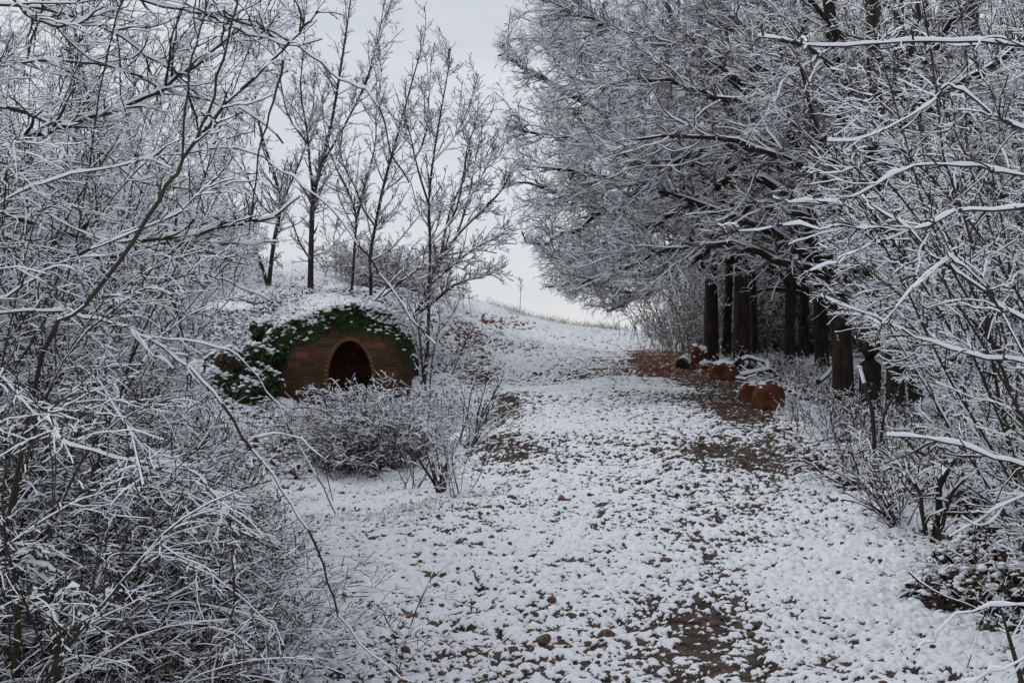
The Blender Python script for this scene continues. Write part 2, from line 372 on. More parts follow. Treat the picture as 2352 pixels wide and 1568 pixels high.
def ground_detail(X, Y):
    """height added by lumps of soil, stones and snow, and how deep the snow lies (0..1)"""
    c = cover(X, Y)
    wild = sstep(-1.0, -2.2, X-0.02*Y)*sstep(6, 9, Y)+sstep(2.6, 3.8, X-.12*(Y-10)) ; wild = np.clip(wild, 0, 1)
    n1 = fbm(X, Y, .030, 2, 11, .6); n2 = fbm(X, Y, .10, 3, 21, .6); n0 = fbm(X, Y, .9, 2, 31)
    n = .62*n1+.38*n2
    q = np.clip(np.interp(n, _QN, _QP), 0, 1)          # evenly spread 0..1
    thr = 1-c
    t = sstep(thr-.10, thr+.14, q)
    h = .022*(n1-.5)+.05*(n2-.5)+.08*(n0-.5)+t*(.007+.016*np.clip(q-thr, 0, 1))
    h = h+wild*(.09*(fbm(X, Y, .22, 2, 41)-.5)+.16*(fbm(X, Y, .6, 2, 43)-.5)) 
    return h, t
def zground(X, Y):
    h, t = ground_detail(np.asarray(X, float), np.asarray(Y, float)); return zq(X, Y)+h
rows = np.concatenate([np.linspace(-400, -16, 24), np.arange(-15, 4.6, .6), np.arange(5.2, 9.5, .0125), np.exp(np.arange(math.log(9.5), math.log(30), .00175)), np.exp(np.arange(math.log(30), math.log(48), .004)),
   np.linspace(49, 90, 40), np.geomspace(95, 1500, 30)])
us = np.concatenate([np.geomspace(-40, -.65, 40), np.arange(-.64, -.40, .006), np.arange(-.40, .40, .00125), np.arange(.40, .64, .006), np.geomspace(.65, 40, 40)])
Sg = np.where(rows < 5.2, 5.2, rows); Sg = np.where(rows > 60, 60+(rows-60)*.6, Sg)
GX = us[None, :]*Sg[:, None]; GY = np.repeat(rows[:, None], len(us), 1)
BZ = zq(GX, GY); outm = (GY > 88) | (GY < -15) | (np.abs(GX) > 39)
BZ[outm] = zbase(GX[outm], GY[outm])
hh, tt = ground_detail(GX, GY); fade = sstep(60, 45, GY)*sstep(30, 20, np.abs(GX))
ft = kiln_foot(GX, GY)
BZ = BZ+hh*fade; tt = tt*fade+(1-fade)*1.0
BZ = np.where(ft > .5, 0.30, BZ)
tt = np.where(ft > .5, 0.0, tt)
redm = np.zeros_like(GX)
for g, a, b in _redg: redm = np.maximum(redm, np.exp(-(((GX-g[0])/a)**2+((GY-g[1])/b)**2)))
nr, ncg = GX.shape
idx = np.arange(nr*ncg).reshape(nr, ncg)
gf = np.stack([idx[:-1, :-1], idx[:-1, 1:], idx[1:, 1:], idx[1:, :-1]], -1).reshape(-1, 4)
# ground material: soil, with snow wherever the snow depth says so
m, t, b = principled('snowy_ground', .9, .15)
at = N(t, 'ShaderNodeAttribute'); at.attribute_name = 'snow_depth'
ar = N(t, 'ShaderNodeAttribute'); ar.attribute_name = 'red_soil'
tcn = N(t, 'ShaderNodeTexCoord')
nf = N(t, 'ShaderNodeTexNoise'); nf.inputs['Scale'].default_value = 55; nf.inputs['Detail'].default_value = 5; nf.inputs['Roughness'].default_value = .65
ma = N(t, 'ShaderNodeMath'); ma.operation = 'MULTIPLY_ADD'; ma.inputs[1].default_value = 1.9; 
sub = N(t, 'ShaderNodeMath'); sub.operation = 'SUBTRACT'; sub.inputs[1].default_value = .45
mr = N(t, 'ShaderNodeMapRange'); mr.inputs['From Min'].default_value = .34; mr.inputs['From Max'].default_value = .60
ns = N(t, 'ShaderNodeTexNoise'); ns.inputs['Scale'].default_value = 9; ns.inputs['Detail'].default_value = 6
rs = N(t, 'ShaderNodeValToRGB'); rs.color_ramp.elements[0].position = .32; rs.color_ramp.elements[0].color = (.022, .017, .014, 1); rs.color_ramp.elements[1].position = .7; rs.color_ramp.elements[1].color = (.115, .090, .072, 1)
rr = N(t, 'ShaderNodeValToRGB'); rr.color_ramp.elements[0].position = .32; rr.color_ramp.elements[0].color = (.035, .015, .008, 1); rr.color_ramp.elements[1].position = .66; rr.color_ramp.elements[1].color = (.25, .088, .04, 1)
mixs = N(t, 'ShaderNodeMix'); mixs.data_type = 'RGBA'; mixw = N(t, 'ShaderNodeMix'); mixw.data_type = 'RGBA'; mixw.inputs[7].default_value = (.83, .86, .91, 1)
l = t.links.new
l(tcn.outputs['Object'], nf.inputs['Vector']); l(tcn.outputs['Object'], ns.inputs['Vector'])
l(nf.outputs['Fac'], sub.inputs[0]); l(sub.outputs[0], ma.inputs[0]); l(at.outputs['Fac'], ma.inputs[2]); l(ma.outputs[0], mr.inputs['Value'])
l(ns.outputs['Fac'], rs.inputs['Fac']); l(ns.outputs['Fac'], rr.inputs['Fac']); l(ar.outputs['Fac'], mixs.inputs['Factor']); l(rs.outputs[0], mixs.inputs[6]); l(rr.outputs[0], mixs.inputs[7])
l(mr.outputs[0], mixw.inputs['Factor']); l(mixs.outputs[2], mixw.inputs[6]); l(mixw.outputs[2], b.inputs['Base Color'])
bm = N(t, 'ShaderNodeBump'); bm.inputs['Strength'].default_value = .6; bm.inputs['Distance'].default_value = .02
ad = N(t, 'ShaderNodeMath'); ad.operation = 'MULTIPLY_ADD'; ad.inputs[1].default_value = .6; l(mr.outputs[0], ad.inputs[0]); l(nf.outputs['Fac'], ad.inputs[2]); l(ad.outputs[0], bm.inputs['Height']); l(bm.outputs[0], b.inputs['Normal'])
M_GROUND = m
go = mesh_obj('ground', np.stack([GX, GY, BZ], -1).reshape(-1, 3), gf, M_GROUND, smooth=True)
a_ = go.data.attributes.new('snow_depth', 'FLOAT', 'POINT'); a_.data.foreach_set('value', tt.ravel().astype(np.float32))
a_ = go.data.attributes.new('red_soil', 'FLOAT', 'POINT'); a_.data.foreach_set('value', redm.ravel().astype(np.float32))
tag(go, kind='structure')

# ================================================================ THE KILN
def plan(s):                      # wall line in plan; s = metres along the face, 0 at the arch
    s = np.asarray(s, float)
    x = np.where(s < .35, s, .35+.72*np.sin(np.clip((s-.35)/.80, 0, 1.9))); y = np.where(s < .35, 0, .80*(1-np.cos(np.clip((s-.35)/.80, 0, 1.9))))
    x = np.where(s < -.6, -.6+(s+.6)*.985, x); y = y+np.where(s < -.6, (-.6-s)*.12, 0)
    return KX+x, KY+y
def ktop(s):                      # height of the wall's edge
    return np.interp(s, [-1.5, -1.35, -1.0, -.6, -.3, 0, .35, .65, .9, 1.2, 1.6, 1.9], [1.55, 1.62, 1.78, 1.93, 2.00, 2.03, 2.02, 1.95, 1.84, 1.64, 1.34, 1.1])
NK = 64
ua = np.linspace(0, 1, NK)
# opening: U shape, slightly egg shaped; bottom at z=.25
oh = []
for u in ua:
    if u < .22: oh.append((-.38+.0*u, .25+(1.02-.25)*u/.22))
    elif u > .78: oh.append((.38, .25+(1.02-.25)*(1-u)/.22))
    else:
        a = math.pi*(1-(u-.22)/.56); oh.append((.38*math.cos(a)*(1-.10*math.sin(a))-.012*math.sin(a), 1.02+.60*math.sin(a)**.93))
oh = np.array(oh)
ol = []
for u in ua:
    if u < .2: ol.append((-1.5, .15+(ktop(-1.5)-.15)*u/.2))
    elif u > .8: ol.append((1.95, .1+(ktop(1.9)-.1)*(1-u)/.2))
    else:
        s_ = -1.5+3.45*(u-.2)/.6; ol.append((s_, ktop(s_)))
ol = np.array(ol)
root = empty('brick_kiln', (KX, KY, .3), 'old red brick kiln built into the snowy bank with a round-headed opening', 'kiln')
MR = 14
tt_ = np.linspace(0, 1, MR)[:, None, None]
sz = oh[None]*(1-tt_)+ol[None]*tt_
xx, yy = plan(sz[..., 0]); V = np.stack([xx, yy, sz[..., 1]], -1)
V[..., 1] += .018*(fbm(sz[..., 0]*3, sz[..., 1]*3, .5, 2, 3)-.5)*2
id_ = np.arange(MR*NK).reshape(MR, NK); fc = np.stack([id_[:-1, :-1], id_[1:, :-1], id_[1:, 1:], id_[:-1, 1:]], -1).reshape(-1, 4)
# brick material: courses of red blocks and courses of dark slotted tile, in metres along the face
m, t, b = principled('kiln_brick', .9, .15); l = t.links.new
uvn = N(t, 'ShaderNodeUVMap'); sp = N(t, 'ShaderNodeSeparateXYZ'); l(uvn.outputs[0], sp.inputs[0])
def mth(op, a=None, b_=None, c=None):
    n = N(t, 'ShaderNodeMath'); n.operation = op
    for i, v in enumerate((a, b_, c)):
        if v is None: continue
        if isinstance(v, (int, float)): n.inputs[i].default_value = v
        else: l(v, n.inputs[i])
    return n.outputs[0]
wob = N(t, 'ShaderNodeTexNoise'); wob.inputs['Scale'].default_value = 2.5; l(uvn.outputs[0], wob.inputs['Vector'])
vv = mth('ADD', sp.outputs['Y'], mth('MULTIPLY', mth('SUBTRACT', wob.outputs['Fac'], .5), .09))
fr = mth('FRACT', mth('DIVIDE', vv, .165))             # 0..1 within one pair of courses
isb = mth('LESS_THAN', fr, .58)                         # red block course
row = mth('FLOOR', mth('DIVIDE', vv, .165))
bu = mth('ADD', mth('DIVIDE', sp.outputs['X'], .24), mth('MULTIPLY', row, .37))
cell = mth('FLOOR', bu); fu = mth('FRACT', bu)
joint = mth('MULTIPLY', mth('GREATER_THAN', fu, .05), mth('GREATER_THAN', fr, .05))
wn = N(t, 'ShaderNodeTexWhiteNoise'); wn.noise_dimensions = '2D'; cb = N(t, 'ShaderNodeCombineXYZ'); l(cell, cb.inputs[0]); l(row, cb.inputs[1]); l(cb.outputs[0], wn.inputs['Vector'])
rb = N(t, 'ShaderNodeValToRGB'); e = rb.color_ramp.elements; e[0].position = 0; e[0].color = (.065, .027, .018, 1); e[1].position = 1; e[1].color = (.21, .075, .045, 1); e.new(.5).color = (.135, .047, .030, 1)
l(wn.outputs['Value'], rb.inputs['Fac'])
slot = mth('MULTIPLY', mth('LESS_THAN', mth('FRACT', mth('DIVIDE', sp.outputs['X'], .030)), .55), mth('MULTIPLY', mth('GREATER_THAN', fr, .66), mth('LESS_THAN', fr, .92)))
tile = N(t, 'ShaderNodeMix'); tile.data_type = 'RGBA'; tile.inputs[6].default_value = (.15, .085, .055, 1); tile.inputs[7].default_value = (.012, .010, .010, 1); l(slot, tile.inputs['Factor'])
jm = N(t, 'ShaderNodeMix'); jm.data_type = 'RGBA'; jm.inputs[6].default_value = (.03, .024, .018, 1); l(joint, jm.inputs['Factor']); l(rb.outputs[0], jm.inputs[7])
cm = N(t, 'ShaderNodeMix'); cm.data_type = 'RGBA'; l(isb, cm.inputs['Factor']); l(tile.outputs[2], cm.inputs[6]); l(jm.outputs[2], cm.inputs[7])
# moss and grime
mn = N(t, 'ShaderNodeTexNoise'); mn.inputs['Scale'].default_value = 3.2; mn.inputs['Detail'].default_value = 6; l(uvn.outputs[0], mn.inputs['Vector'])
mmr = N(t, 'ShaderNodeMapRange'); mmr.inputs['From Min'].default_value = .38; mmr.inputs['From Max'].default_value = .60; mmr.inputs['To Max'].default_value = .85; l(mn.outputs['Fac'], mmr.inputs['Value'])
mo = N(t, 'ShaderNodeMix'); mo.data_type = 'RGBA'; l(mmr.outputs[0], mo.inputs['Factor']); l(cm.outputs[2], mo.inputs[6]); mo.inputs[7].default_value = (.045, .040, .020, 1)
l(mo.outputs[2], b.inputs['Base Color'])
bh = mth('ADD', mth('MULTIPLY', mth('MULTIPLY', isb, joint), 1.0), mth('MULTIPLY', mn.outputs['Fac'], .5))
bmp = N(t, 'ShaderNodeBump'); bmp.inputs['Distance'].default_value = .02; bmp.inputs['Strength'].default_value = .9; l(bh, bmp.inputs['Height']); l(bmp.outputs[0], b.inputs['Normal'])
M_BRICK = m
uvk = sz.reshape(-1, 2).copy()
# front face, reveal round the opening and outer edge as one wall part
bk = V[0].copy(); bk = np.repeat(bk[None], 3, 0); bk[1, :, 1] += .16; bk[2, :, 1] += .34
ek = np.repeat(V[-1][None], 3, 0); ek[1, :, 1] += .2; ek[2, :, 1] += .4
VV = np.concatenate([V.reshape(-1, 3), bk.reshape(-1, 3), ek.reshape(-1, 3)]); n0 = MR*NK
i1 = n0+np.arange(3*NK).reshape(3, NK); f1 = np.stack([i1[:-1, :-1], i1[:-1, 1:], i1[1:, 1:], i1[1:, :-1]], -1).reshape(-1, 4)
i2 = n0+3*NK+np.arange(3*NK).reshape(3, NK); f2 = np.stack([i2[:-1, :-1], i2[1:, :-1], i2[1:, 1:], i2[:-1, 1:]], -1).reshape(-1, 4)
arc = np.r_[0, np.cumsum(np.hypot(*np.diff(oh, axis=0).T))]
uvb = np.concatenate([np.c_[np.full(NK, d), arc] for d in (0, .16, .34)]); uve = np.concatenate([np.c_[ol[:, 0], ol[:, 1]+d] for d in (0, .2, .4)])
mesh_obj('wall', VV, np.concatenate([fc, f1, f2]), M_BRICK, parent=root, uv=np.concatenate([uvk, uvb, uve]))
# chamber behind the opening: barrel vault and end wall
ch = []; depth = [.34, .34, .65, 1.0]; wid = [1.0, 1.12, 1.12, 1.12]
for d, wd in zip(depth, wid):
    q = np.c_[KX+oh[:, 0]*wd, np.full(NK, KY+d), np.where(oh[:, 1] > .5, oh[:, 1]*(1+.04*(wd > 1)), oh[:, 1])]; ch.append(q)
q = ch[-1].copy(); cen = q.mean(0); q2 = q*.02+cen*.98; ch.append(q2); ch = np.array(ch)
i3 = np.arange(len(ch)*NK).reshape(len(ch), NK); f3 = np.stack([i3[:-1, :-1], i3[:-1, 1:], i3[1:, 1:], i3[1:, :-1]], -1).reshape(-1, 4)
uvc = np.concatenate([np.c_[arc, np.full(NK, dd)] for dd in (.0, .05, .6, 1.2, 1.8)])
mesh_obj('chamber', ch.reshape(-1, 3), f3, M_BRICK, parent=root, uv=uvc)
# ring of small voussoirs round the opening
vg = Geo(); nv = 46
for i in range(nv):
    u0 = (.06+.88*i/nv); u1 = (.06+.88*(i+.72)/nv)
    p = [np.array([np.interp(u, ua, oh[:, 0]), np.interp(u, ua, oh[:, 1])]) for u in (u0, u1)]
    c0 = np.array([0, .95]); out_ = []
    for pp in p:
        dd = pp-c0; dd = dd/np.linalg.norm(dd) if pp[1] > 1.02 else np.array([np.sign(pp[0]), 0.])
        out_.append((pp-dd*.006, pp+dd*.062))
    q = [out_[0][0], out_[0][1], out_[1][1], out_[1][0]]
    vs = []
    yo = -.022-.008*RNG.random()
    for yy_ in (yo, .05):
        for a in q: x_, y_ = plan(a[0]); vs.append((float(x_), float(y_)+yy_, a[1]))
    vg.add(vs, [(0, 1, 2, 3), (4, 7, 6, 5), (0, 4, 5, 1), (1, 5, 6, 2), (2, 6, 7, 3), (3, 7, 4, 0)], 0)
vg.build('arch_ring', [noise_mat('arch_tile', [(.10, .05, .028), (.20, .11, .045)], scale=12, bump=.4)], root)
# snow covered earth lying over the chamber, running back into the bank
ns_, nb_ = 60, 26
ss = np.linspace(-1.5, 1.9, ns_); dp = np.linspace(0, 1, nb_)
rx = np.zeros((nb_, ns_)); ry = rx.copy(); rz = rx.copy()
for j, q in enumerate(dp):
    x_, y_ = plan(ss); back = 26.9
    X_ = x_+(np.interp(ss, [-1.5, 1.9], [-4.9, -1.1])-x_)*q; Y_ = y_+.0+(back-y_)*q
    Z_ = ktop(ss)*(1-q)+(zq(X_, Y_))*q+.10*np.sin(np.pi*q)
    Z_ += (fbm(X_, Y_, .3, 3, 61)-.5)*.14*(q > 0)
    if j == 0: Z_ -= .12; Y_ = Y_-.02
    if j == nb_-1: Z_ -= .3
    rx[j] = X_; ry[j] = Y_; rz[j] = Z_
i4 = np.arange(nb_*ns_).reshape(nb_, ns_); f4 = np.stack([i4[:-1, :-1], i4[:-1, 1:], i4[1:, 1:], i4[1:, :-1]], -1).reshape(-1, 4)
mesh_obj('earth_cover', np.stack([rx, ry, rz], -1).reshape(-1, 3), f4, M_SNOW, parent=root, smooth=True)
# close the sides of the cover down into the ground
for e_, nm in ((0, 'left'), (-1, 'right')):
    top = np.c_[rx[:, e_], ry[:, e_], rz[:, e_]]; lo = top.copy(); lo[:, 2] = 0.1; lo[:, 0] += np.linspace(0, .6, nb_)*(-1 if e_ == 0 else 1)
    VV = np.concatenate([top, (top*.5+lo*.5), lo]); i5 = np.arange(3*nb_).reshape(3, nb_); f5 = np.stack([i5[:-1, :-1], i5[:-1, 1:], i5[1:, 1:], i5[1:, :-1]], -1).reshape(-1, 4)
    mesh_obj('earth_flank', VV, f5, M_SNOW, parent=root, smooth=True)

# ---- ivy on the kiln
def ivy(name, pts_n, label, leaf=.045, snowy=.25, group=None):
    g = Geo(); P_, N_ = pts_n; n = len(P_)
    dd_ = fbm(P_[:, 0], P_[:, 2], .22, 2, 29) > .64; g.leaves(P_[~dd_], N_[~dd_], leaf*(.7), 2); g.leaves(P_[~dd_][::3], N_[~dd_][::3], leaf*1.15, 2); g.leaves(P_[dd_], N_[dd_], leaf*.8, 0)
    k = RNG.random(n) < snowy*np.clip(N_[:, 2]*1.2+.05, 0, 1)*2.2*sstep(.35, .62, fbm(P_[:, 0]+P_[:, 2], P_[:, 1]+P_[:, 2]*.7, .16, 2, 19))
    q = P_[k].copy(); q[:, 2] += .03; g.lumps(q, .018+.03*RNG.random(len(q)), 1, .6)
    return tag(g.build(name, [M_DEADLEAF, M_SNOW, M_GREEN]), label, 'ivy', group)
n = 15000; s_ = RNG.uniform(-1.5, 1.9, n); tz = ktop(s_)
hang = .8*np.interp(s_, [-1.5, -1.2, -.9, -.55, -.3, 0, .3, .5, .8, 1.2, 1.6, 1.9], [1.3, .62, .46, .44, .40, .44, .42, .44, .46, .55, .95, 1.0])*(.75+.6*fbm(s_, s_*0, .18, 2, 5))
dz = hang*RNG.random(n)**1.0
tk = RNG.random(n)
x_, y_ = plan(s_); lift = .14*fbm(s_*3, dz*3, .5, 2, 9)+.02
P_ = np.c_[x_, y_-lift*np.clip(1-dz/np.maximum(hang, .05), .25, 1)*(tk**.5), tz+.10-dz+.06*(RNG.random(n))]
N_ = np.c_[(s_ > .6)*.6, np.full(n, -1.0), .0+.55*(dz < .16)]
n2 = 2600; s2 = RNG.uniform(-1.4, 1.5, n2); x2, y2 = plan(s2); b2 = RNG.random(n2)**1.6*.55
P2 = np.c_[x2, y2+b2-.1, ktop(s2)+.10+.08*RNG.random(n2)+.1*b2]; N2 = np.c_[np.zeros(n2), -.3*np.ones(n2), np.ones(n2)]
ivy('ivy', (np.concatenate([P_, P2]), np.concatenate([N_, N2])), 'dark green ivy hanging over the top edge of the brick kiln, tipped with snow', snowy=.24)
# ivy mound to the left of the kiln
cent = [(530,845,23.4,.34),(585,880,23.5,.36),(500,880,23.2,.26),(600,820,23.8,.26),(615,760,24.4,.24),(560,905,23.2,.28)]
pp = []; nn = []
for a, b_, Y_, r_ in cent:
    c_ = P3(a, b_, Y_); k = 1500; d_ = nrm(RNG.normal(0, 1, (k, 3))); rad = r_*(.75+.35*RNG.random((k, 1)))*(.8+.5*fbm(d_[:, 0]*2, d_[:, 2]*2, .6, 2, 7))[:, None]
    pp.append(c_+d_*rad*np.array([1.1, .8, .85])); nn.append(d_)
pp = np.concatenate(pp); nn = np.concatenate(nn)
o = ivy('ivy_bush', (pp, nn), 'low ivy bush half buried in snow against the left end of the kiln', snowy=.45)
o['category'] = 'bush'

# weeds and snow lumps lying on the earth over the kiln
n = 900; jj = RNG.integers(1, nb_-2, n); ii = RNG.integers(0, ns_, n); q = np.c_[rx[jj, ii], ry[jj, ii], rz[jj, ii]]+np.c_[RNG.normal(0, .04, (n, 2)), RNG.uniform(-.01, .03, n)]
g = Geo(); g.lumps(q, .012+.04*RNG.random(n)**2, 1, .6); r_ = np.repeat(np.arange(n), 3); g.leaves(q[r_]+RNG.normal(0, 1, (3*n, 3))*[.05, .05, .02], np.tile([0, -.3, 1.], (3*n, 1)), .022, 0)
P = grow(q[:260], np.c_[RNG.normal(0, .5, (260, 2)), np.ones(260)], .08+.25*RNG.random(260), 5, .15, (0, 0, 0), .6); g.tubes(P, taper(260, 5, .003, .0015), .004, 4)
tag(g.build('roof_weeds', [M_DEADLEAF, M_SNOW]), 'dry weeds and lumps of snow on the earth roof of the kiln', 'weeds', None, 'stuff')

# ================================================================ YOUNG TREES ON THE MOUND
GT = 'young bare trees growing on the mound behind the kiln'
def thin_tree(base, label, limbs, dens=(4.2, 11, 15), snow=.009, tw=.0033, group=GT, name='young_tree', cap=1.0, trop=(0, 0, .5), Lb=(.6, 1.5)):
    rt = empty(name, base, label, "tree", group)
    g = Geo()
    limbs = [(P, np.maximum(R*.64, .0045)) for P, R in limbs]
    for P, R in limbs: g.tubes(P, R, .010, 8, smooth=True)
    g.build('trunk', [M_BARK, M_SNOW], rt)
    c = Geo()
    b1 = spawn(limbs, dens[0], 42, 10, Lb, 7, .10, trop, 0, (.5, .006), .28, 1, short=.55)
    b2 = spawn(b1+limbs, dens[1], 48, 14, (.14, .42), 4, .14, (0, 0, .35), 0, (.5, tw), .15, 1, short=.4)
    b3 = spawn(b2, dens[2], 50, 15, (.05, .12), 3, .16, (0, 0, .2), 0, (.6, tw*.8), .2, 1, short=.3)
    for bt, sd_ in ((b1, 5), (b2, 4), (b3, 4)):
        for P, R in bt: c.tubes(P, R, snow*cap, sd_, cover=.3)
    c.build('crown', [M_FROSTTWIG, M_SNOW], rt)
    return rt
Y = 30.0
thin_tree(gp(615, Y), 'young tree forking low in a narrow V, leftmost on the mound', [
  limb([(617,668,Y),(622,610,Y),(632,540,Y),(645,470,Y),(630,400,Y),(600,310,Y),(585,200,Y),(590,120,Y)], .085, .008, 18),
  limb([(617,668,Y),(598,600,Y-.2),(572,545,Y-.3),(545,490,Y-.4),(520,430,Y-.4),(500,350,Y-.4)], .06, .007),
  limb([(645,470,Y),(668,420,Y),(700,340,Y+.3),(720,240,Y+.5),(722,140,Y+.6)], .04, .006),
  limb([(640,500,Y),(600,470,Y-.4),(560,380,Y-.6),(545,280,Y-.6)], .035, .006)])
thin_tree(gp(713, Y-.5), 'straight thick stemmed young tree forking at mid height, second from the left on the mound', [
  limb([(713,680,Y-.5),(714,600,Y-.5),(716,520,Y-.5),(720,450,Y-.5),(738,380,Y-.5),(760,290,Y-.6),(782,160,Y-.6),(800,40,Y-.6),(812,-60,Y-.6)], .105, .008, 20),
  limb([(720,450,Y-.5),(712,380,Y-.4),(705,300,Y-.2),(690,200,Y),(700,80,Y),(690,-20,Y)], .05, .006),
  limb([(738,380,Y-.5),(790,290,Y-.9),(840,190,Y-1.1),(870,80,Y-1.2),(885,-10,Y-1.2)], .045, .006),
  limb([(716,600,Y-.5),(690,560,Y-.8),(665,500,Y-1),(640,470,Y-1.1)], .035, .006),
  limb([(705,330,Y-.3),(660,260,Y-.2),(640,160,Y),(620,60,Y)], .035, .006),
  limb([(714,590,Y-.5),(760,570,Y-.3),(800,520,Y),(850,490,Y+.2)], .03, .006)])
thin_tree(gp(805, 28.2), 'slim leaning young tree between the two straight ones on the mound', [
  limb([(803,700,28.2),(810,640,28.2),(814,570,28.2),(818,500,28.1),(800,440,28),(765,370,28),(745,290,28),(740,220,28)], .05, .006, 16),
  limb([(818,500,28.1),(840,420,28.2),(862,330,28.4),(865,240,28.5),(880,150,28.5)], .035, .005)], dens=(4, 11, 14))
thin_tree(gp(850, 27.8), 'upright young tree with a dark stem just above the kiln roof', [
  limb([(850,715,27.8),(852,660,27.8),(850,590,27.8),(862,520,27.8),(880,430,27.8),(905,340,27.8),(935,230,27.9),(960,140,27.9),(978,80,28)], .07, .006, 18),
  limb([(862,520,27.8),(835,480,27.6),(815,430,27.5),(790,380,27.4),(770,300,27.4)], .035, .005),
  limb([(880,440,27.8),(930,400,28),(975,320,28.2),(985,230,28.3),(990,130,28.3)], .03, .005),
  limb([(850,600,27.8),(900,570,27.6),(960,500,27.5),(1000,470,27.4)], .03, .005)], dens=(4, 11, 14))
thin_tree(gp(985, 23.6), 'tall slender young tree with paired stems at the right end of the kiln', [
  limb([(972,930,23.6),(976,860,23.6),(983,780,23.6),(985,680,23.6),(988,560,23.6),(985,460,23.6),(996,360,23.6),(1012,260,23.7),(1028,170,23.8),(1035,110,23.8)], .062, .005, 22),
  limb([(975,900,23.6),(968,820,23.5),(962,760,23.4),(940,700,23.3)], .04, .008),
  limb([(986,930,23.8),(990,850,23.8),(1000,790,23.8),(1012,740,23.9)], .025, .006),
  limb([(985,470,23.6),(960,390,23.4),(940,300,23.3),(925,240,23.3)], .03, .004),
  limb([(996,370,23.6),(1040,320,23.9),(1075,250,24),(1100,170,24.1)], .026, .004),
  limb([(988,560,23.6),(1040,500,23.9),(1062,420,24),(1075,330,24),(1105,270,24)], .032, .004),
  limb([(1030,520,23.9),(1080,450,24.2),(1120,380,24.3),(1140,330,24.3)], .024, .004)], dens=(3.6, 10, 14), trop=(0, 0, .8))
thin_tree(gp(940, 25.6), 'leaning hawthorn stretching its snowy branches low over the path edge', [
  limb([(925,752,25.6),(965,700,25.6),(985,655,25.4),(1010,600,25.3),(1050,540,25.2),(1100,490,25.2),(1150,440,25.2),(1172,400,25.2)], .085, .007, 18),
  limb([(945,730,25.6),(1000,690,25.3),(1050,650,25),(1110,635,24.8),(1165,608,24.7)], .05, .006),
  limb([(985,655,25.4),(1040,610,25),(1090,570,24.8),(1140,545,24.7),(1168,520,24.7)], .045, .006),
  limb([(880,680,25.8),(930,640,25.6),(990,600,25.4),(1060,580,25.2),(1120,575,25.1)], .04, .006),
  limb([(860,690,25.8),(905,640,25.9),(960,590,26),(1010,570,26)], .04, .006),
  limb([(1010,600,25.3),(1030,500,25.3),(1060,420,25.3),(1085,350,25.3)], .04, .006),
  limb([(1050,540,25.2),(1075,460,25.2),(1090,380,25.2),(1105,300,25.2)], .03, .005)],
  dens=(5.5, 11, 13), name='hawthorn', group=None, cap=1.35, trop=(.3, 0, .1), Lb=(.35, 1.0))

# ================================================================ SHRUBS
def shrub(name, base, label, cat, nst, H, spread=.5, lean=(0, 0), droop=.6, r0=.012, dens=(7, 12), L1=(.25, .6), L2=(.08, .22), snow=.010, mat=None, tw=.0025,
          rad=.3, k=9, wander=.08, group=None, trop1=(0, 0, .1), sides=4, dens3=0, L3=(.04, .1), tminv=.15, extra=None, kind=None, seed=None, cov=.3, flat=.4, inside=None):
    cut = (lambda bb: prune(bb, inside)) if inside else (lambda bb: bb)
    rng = np.random.default_rng(seed) if seed is not None else RNG
    base = np.asarray(base, float); b = np.atleast_2d(base); pick = rng.integers(0, len(b), nst)
    off = rng.normal(0, rad, (nst, 2)); P0 = np.c_[b[pick, 0]+off[:, 0], b[pick, 1]+off[:, 1], np.zeros(nst)]; P0[:, 2] = zq(P0[:, 0], P0[:, 1])-.03
    d = np.c_[rng.normal(lean[0], spread, nst), rng.normal(lean[1], spread, nst), np.ones(nst)]
    P = grow(P0, d, H*(.55+.6*rng.random(nst)), k, wander, (lean[0]*.3, lean[1]*.3, 0), droop, rng); R = taper(nst, k, r0*(.6+.7*rng.random(nst)), tw*1.3)
    g = Geo(); bs = cut([(P, R)])+(extra or [])
    for q in bs: g.tubes(q[0], q[1], snow*1.3, max(sides, 5), cover=cov, rng=rng, smooth=sides > 4)
    b1 = cut(spawn(bs, dens[0], 45, 14, L1, 7, wander*1.6, trop1, droop*.3, (.6, tw*1.2), tminv, 1, flat=flat, rng=rng))
    b2 = cut(spawn(b1, dens[1], 45, 15, L2, 5, .2, trop1, 0, (.7, tw), .1, 1, flat=flat, rng=rng)) if dens[1] else []
    b3 = spawn(b2, dens3,  45, 15, L3, 3, .14, (0, 0, 0), 0, (.8, tw*.85), .1, 1, flat=flat, rng=rng) if dens3 else []
    for q in b1+b2+b3: g.tubes(q[0], q[1], snow, sides, cover=cov, rng=rng, smooth=sides > 4)
    o = g.build(name, [mat or M_CANE, M_SNOW]); o.data.transform(__import__('mathutils').Matrix.Translation(-Vector(b.mean(0)))); o.location = b.mean(0)
    return tag(o, label, cat, group, kind)
# bramble before the kiln
shrub('bramble', [gp(800, 16.0), gp(850, 15.0), gp(890, 15.3), gp(835, 15.4), gp(920, 16.0)], 'dark purple thorny growth at the foot of the arching snowy canes', 'bush', 420, .62, .5, (0, 0), .8, .004, (10, 14), (.1, .25), (.03, .1), .0012, None, .0020, rad=.22, seed=51)
shrub('bramble', [gp(770, 17.0), gp(800, 16.2), gp(850, 15.2), gp(890, 15.6), gp(925, 16.6), gp(840, 15.8)], 'big purple grey bramble bush with arching snowy canes in front of the kiln', 'bush',
      520, .88, .30, (0, 0), 1.1, .004, (9, 14), (.12, .3), (.04, .12), .0062, M_FROSTCANE, .0018, rad=.20, seed=1)
shrub('bramble', [gp(1000, 20.5), gp(1030, 19.5), gp(955, 21.3)], 'low dark bramble at the foot of the slender tree by the kiln', 'bush',
      120, .65, .5, (0, 0), .8, .005, (8, 13), (.15, .3), (.05, .14), .005, None, .0024, rad=.28, seed=2)
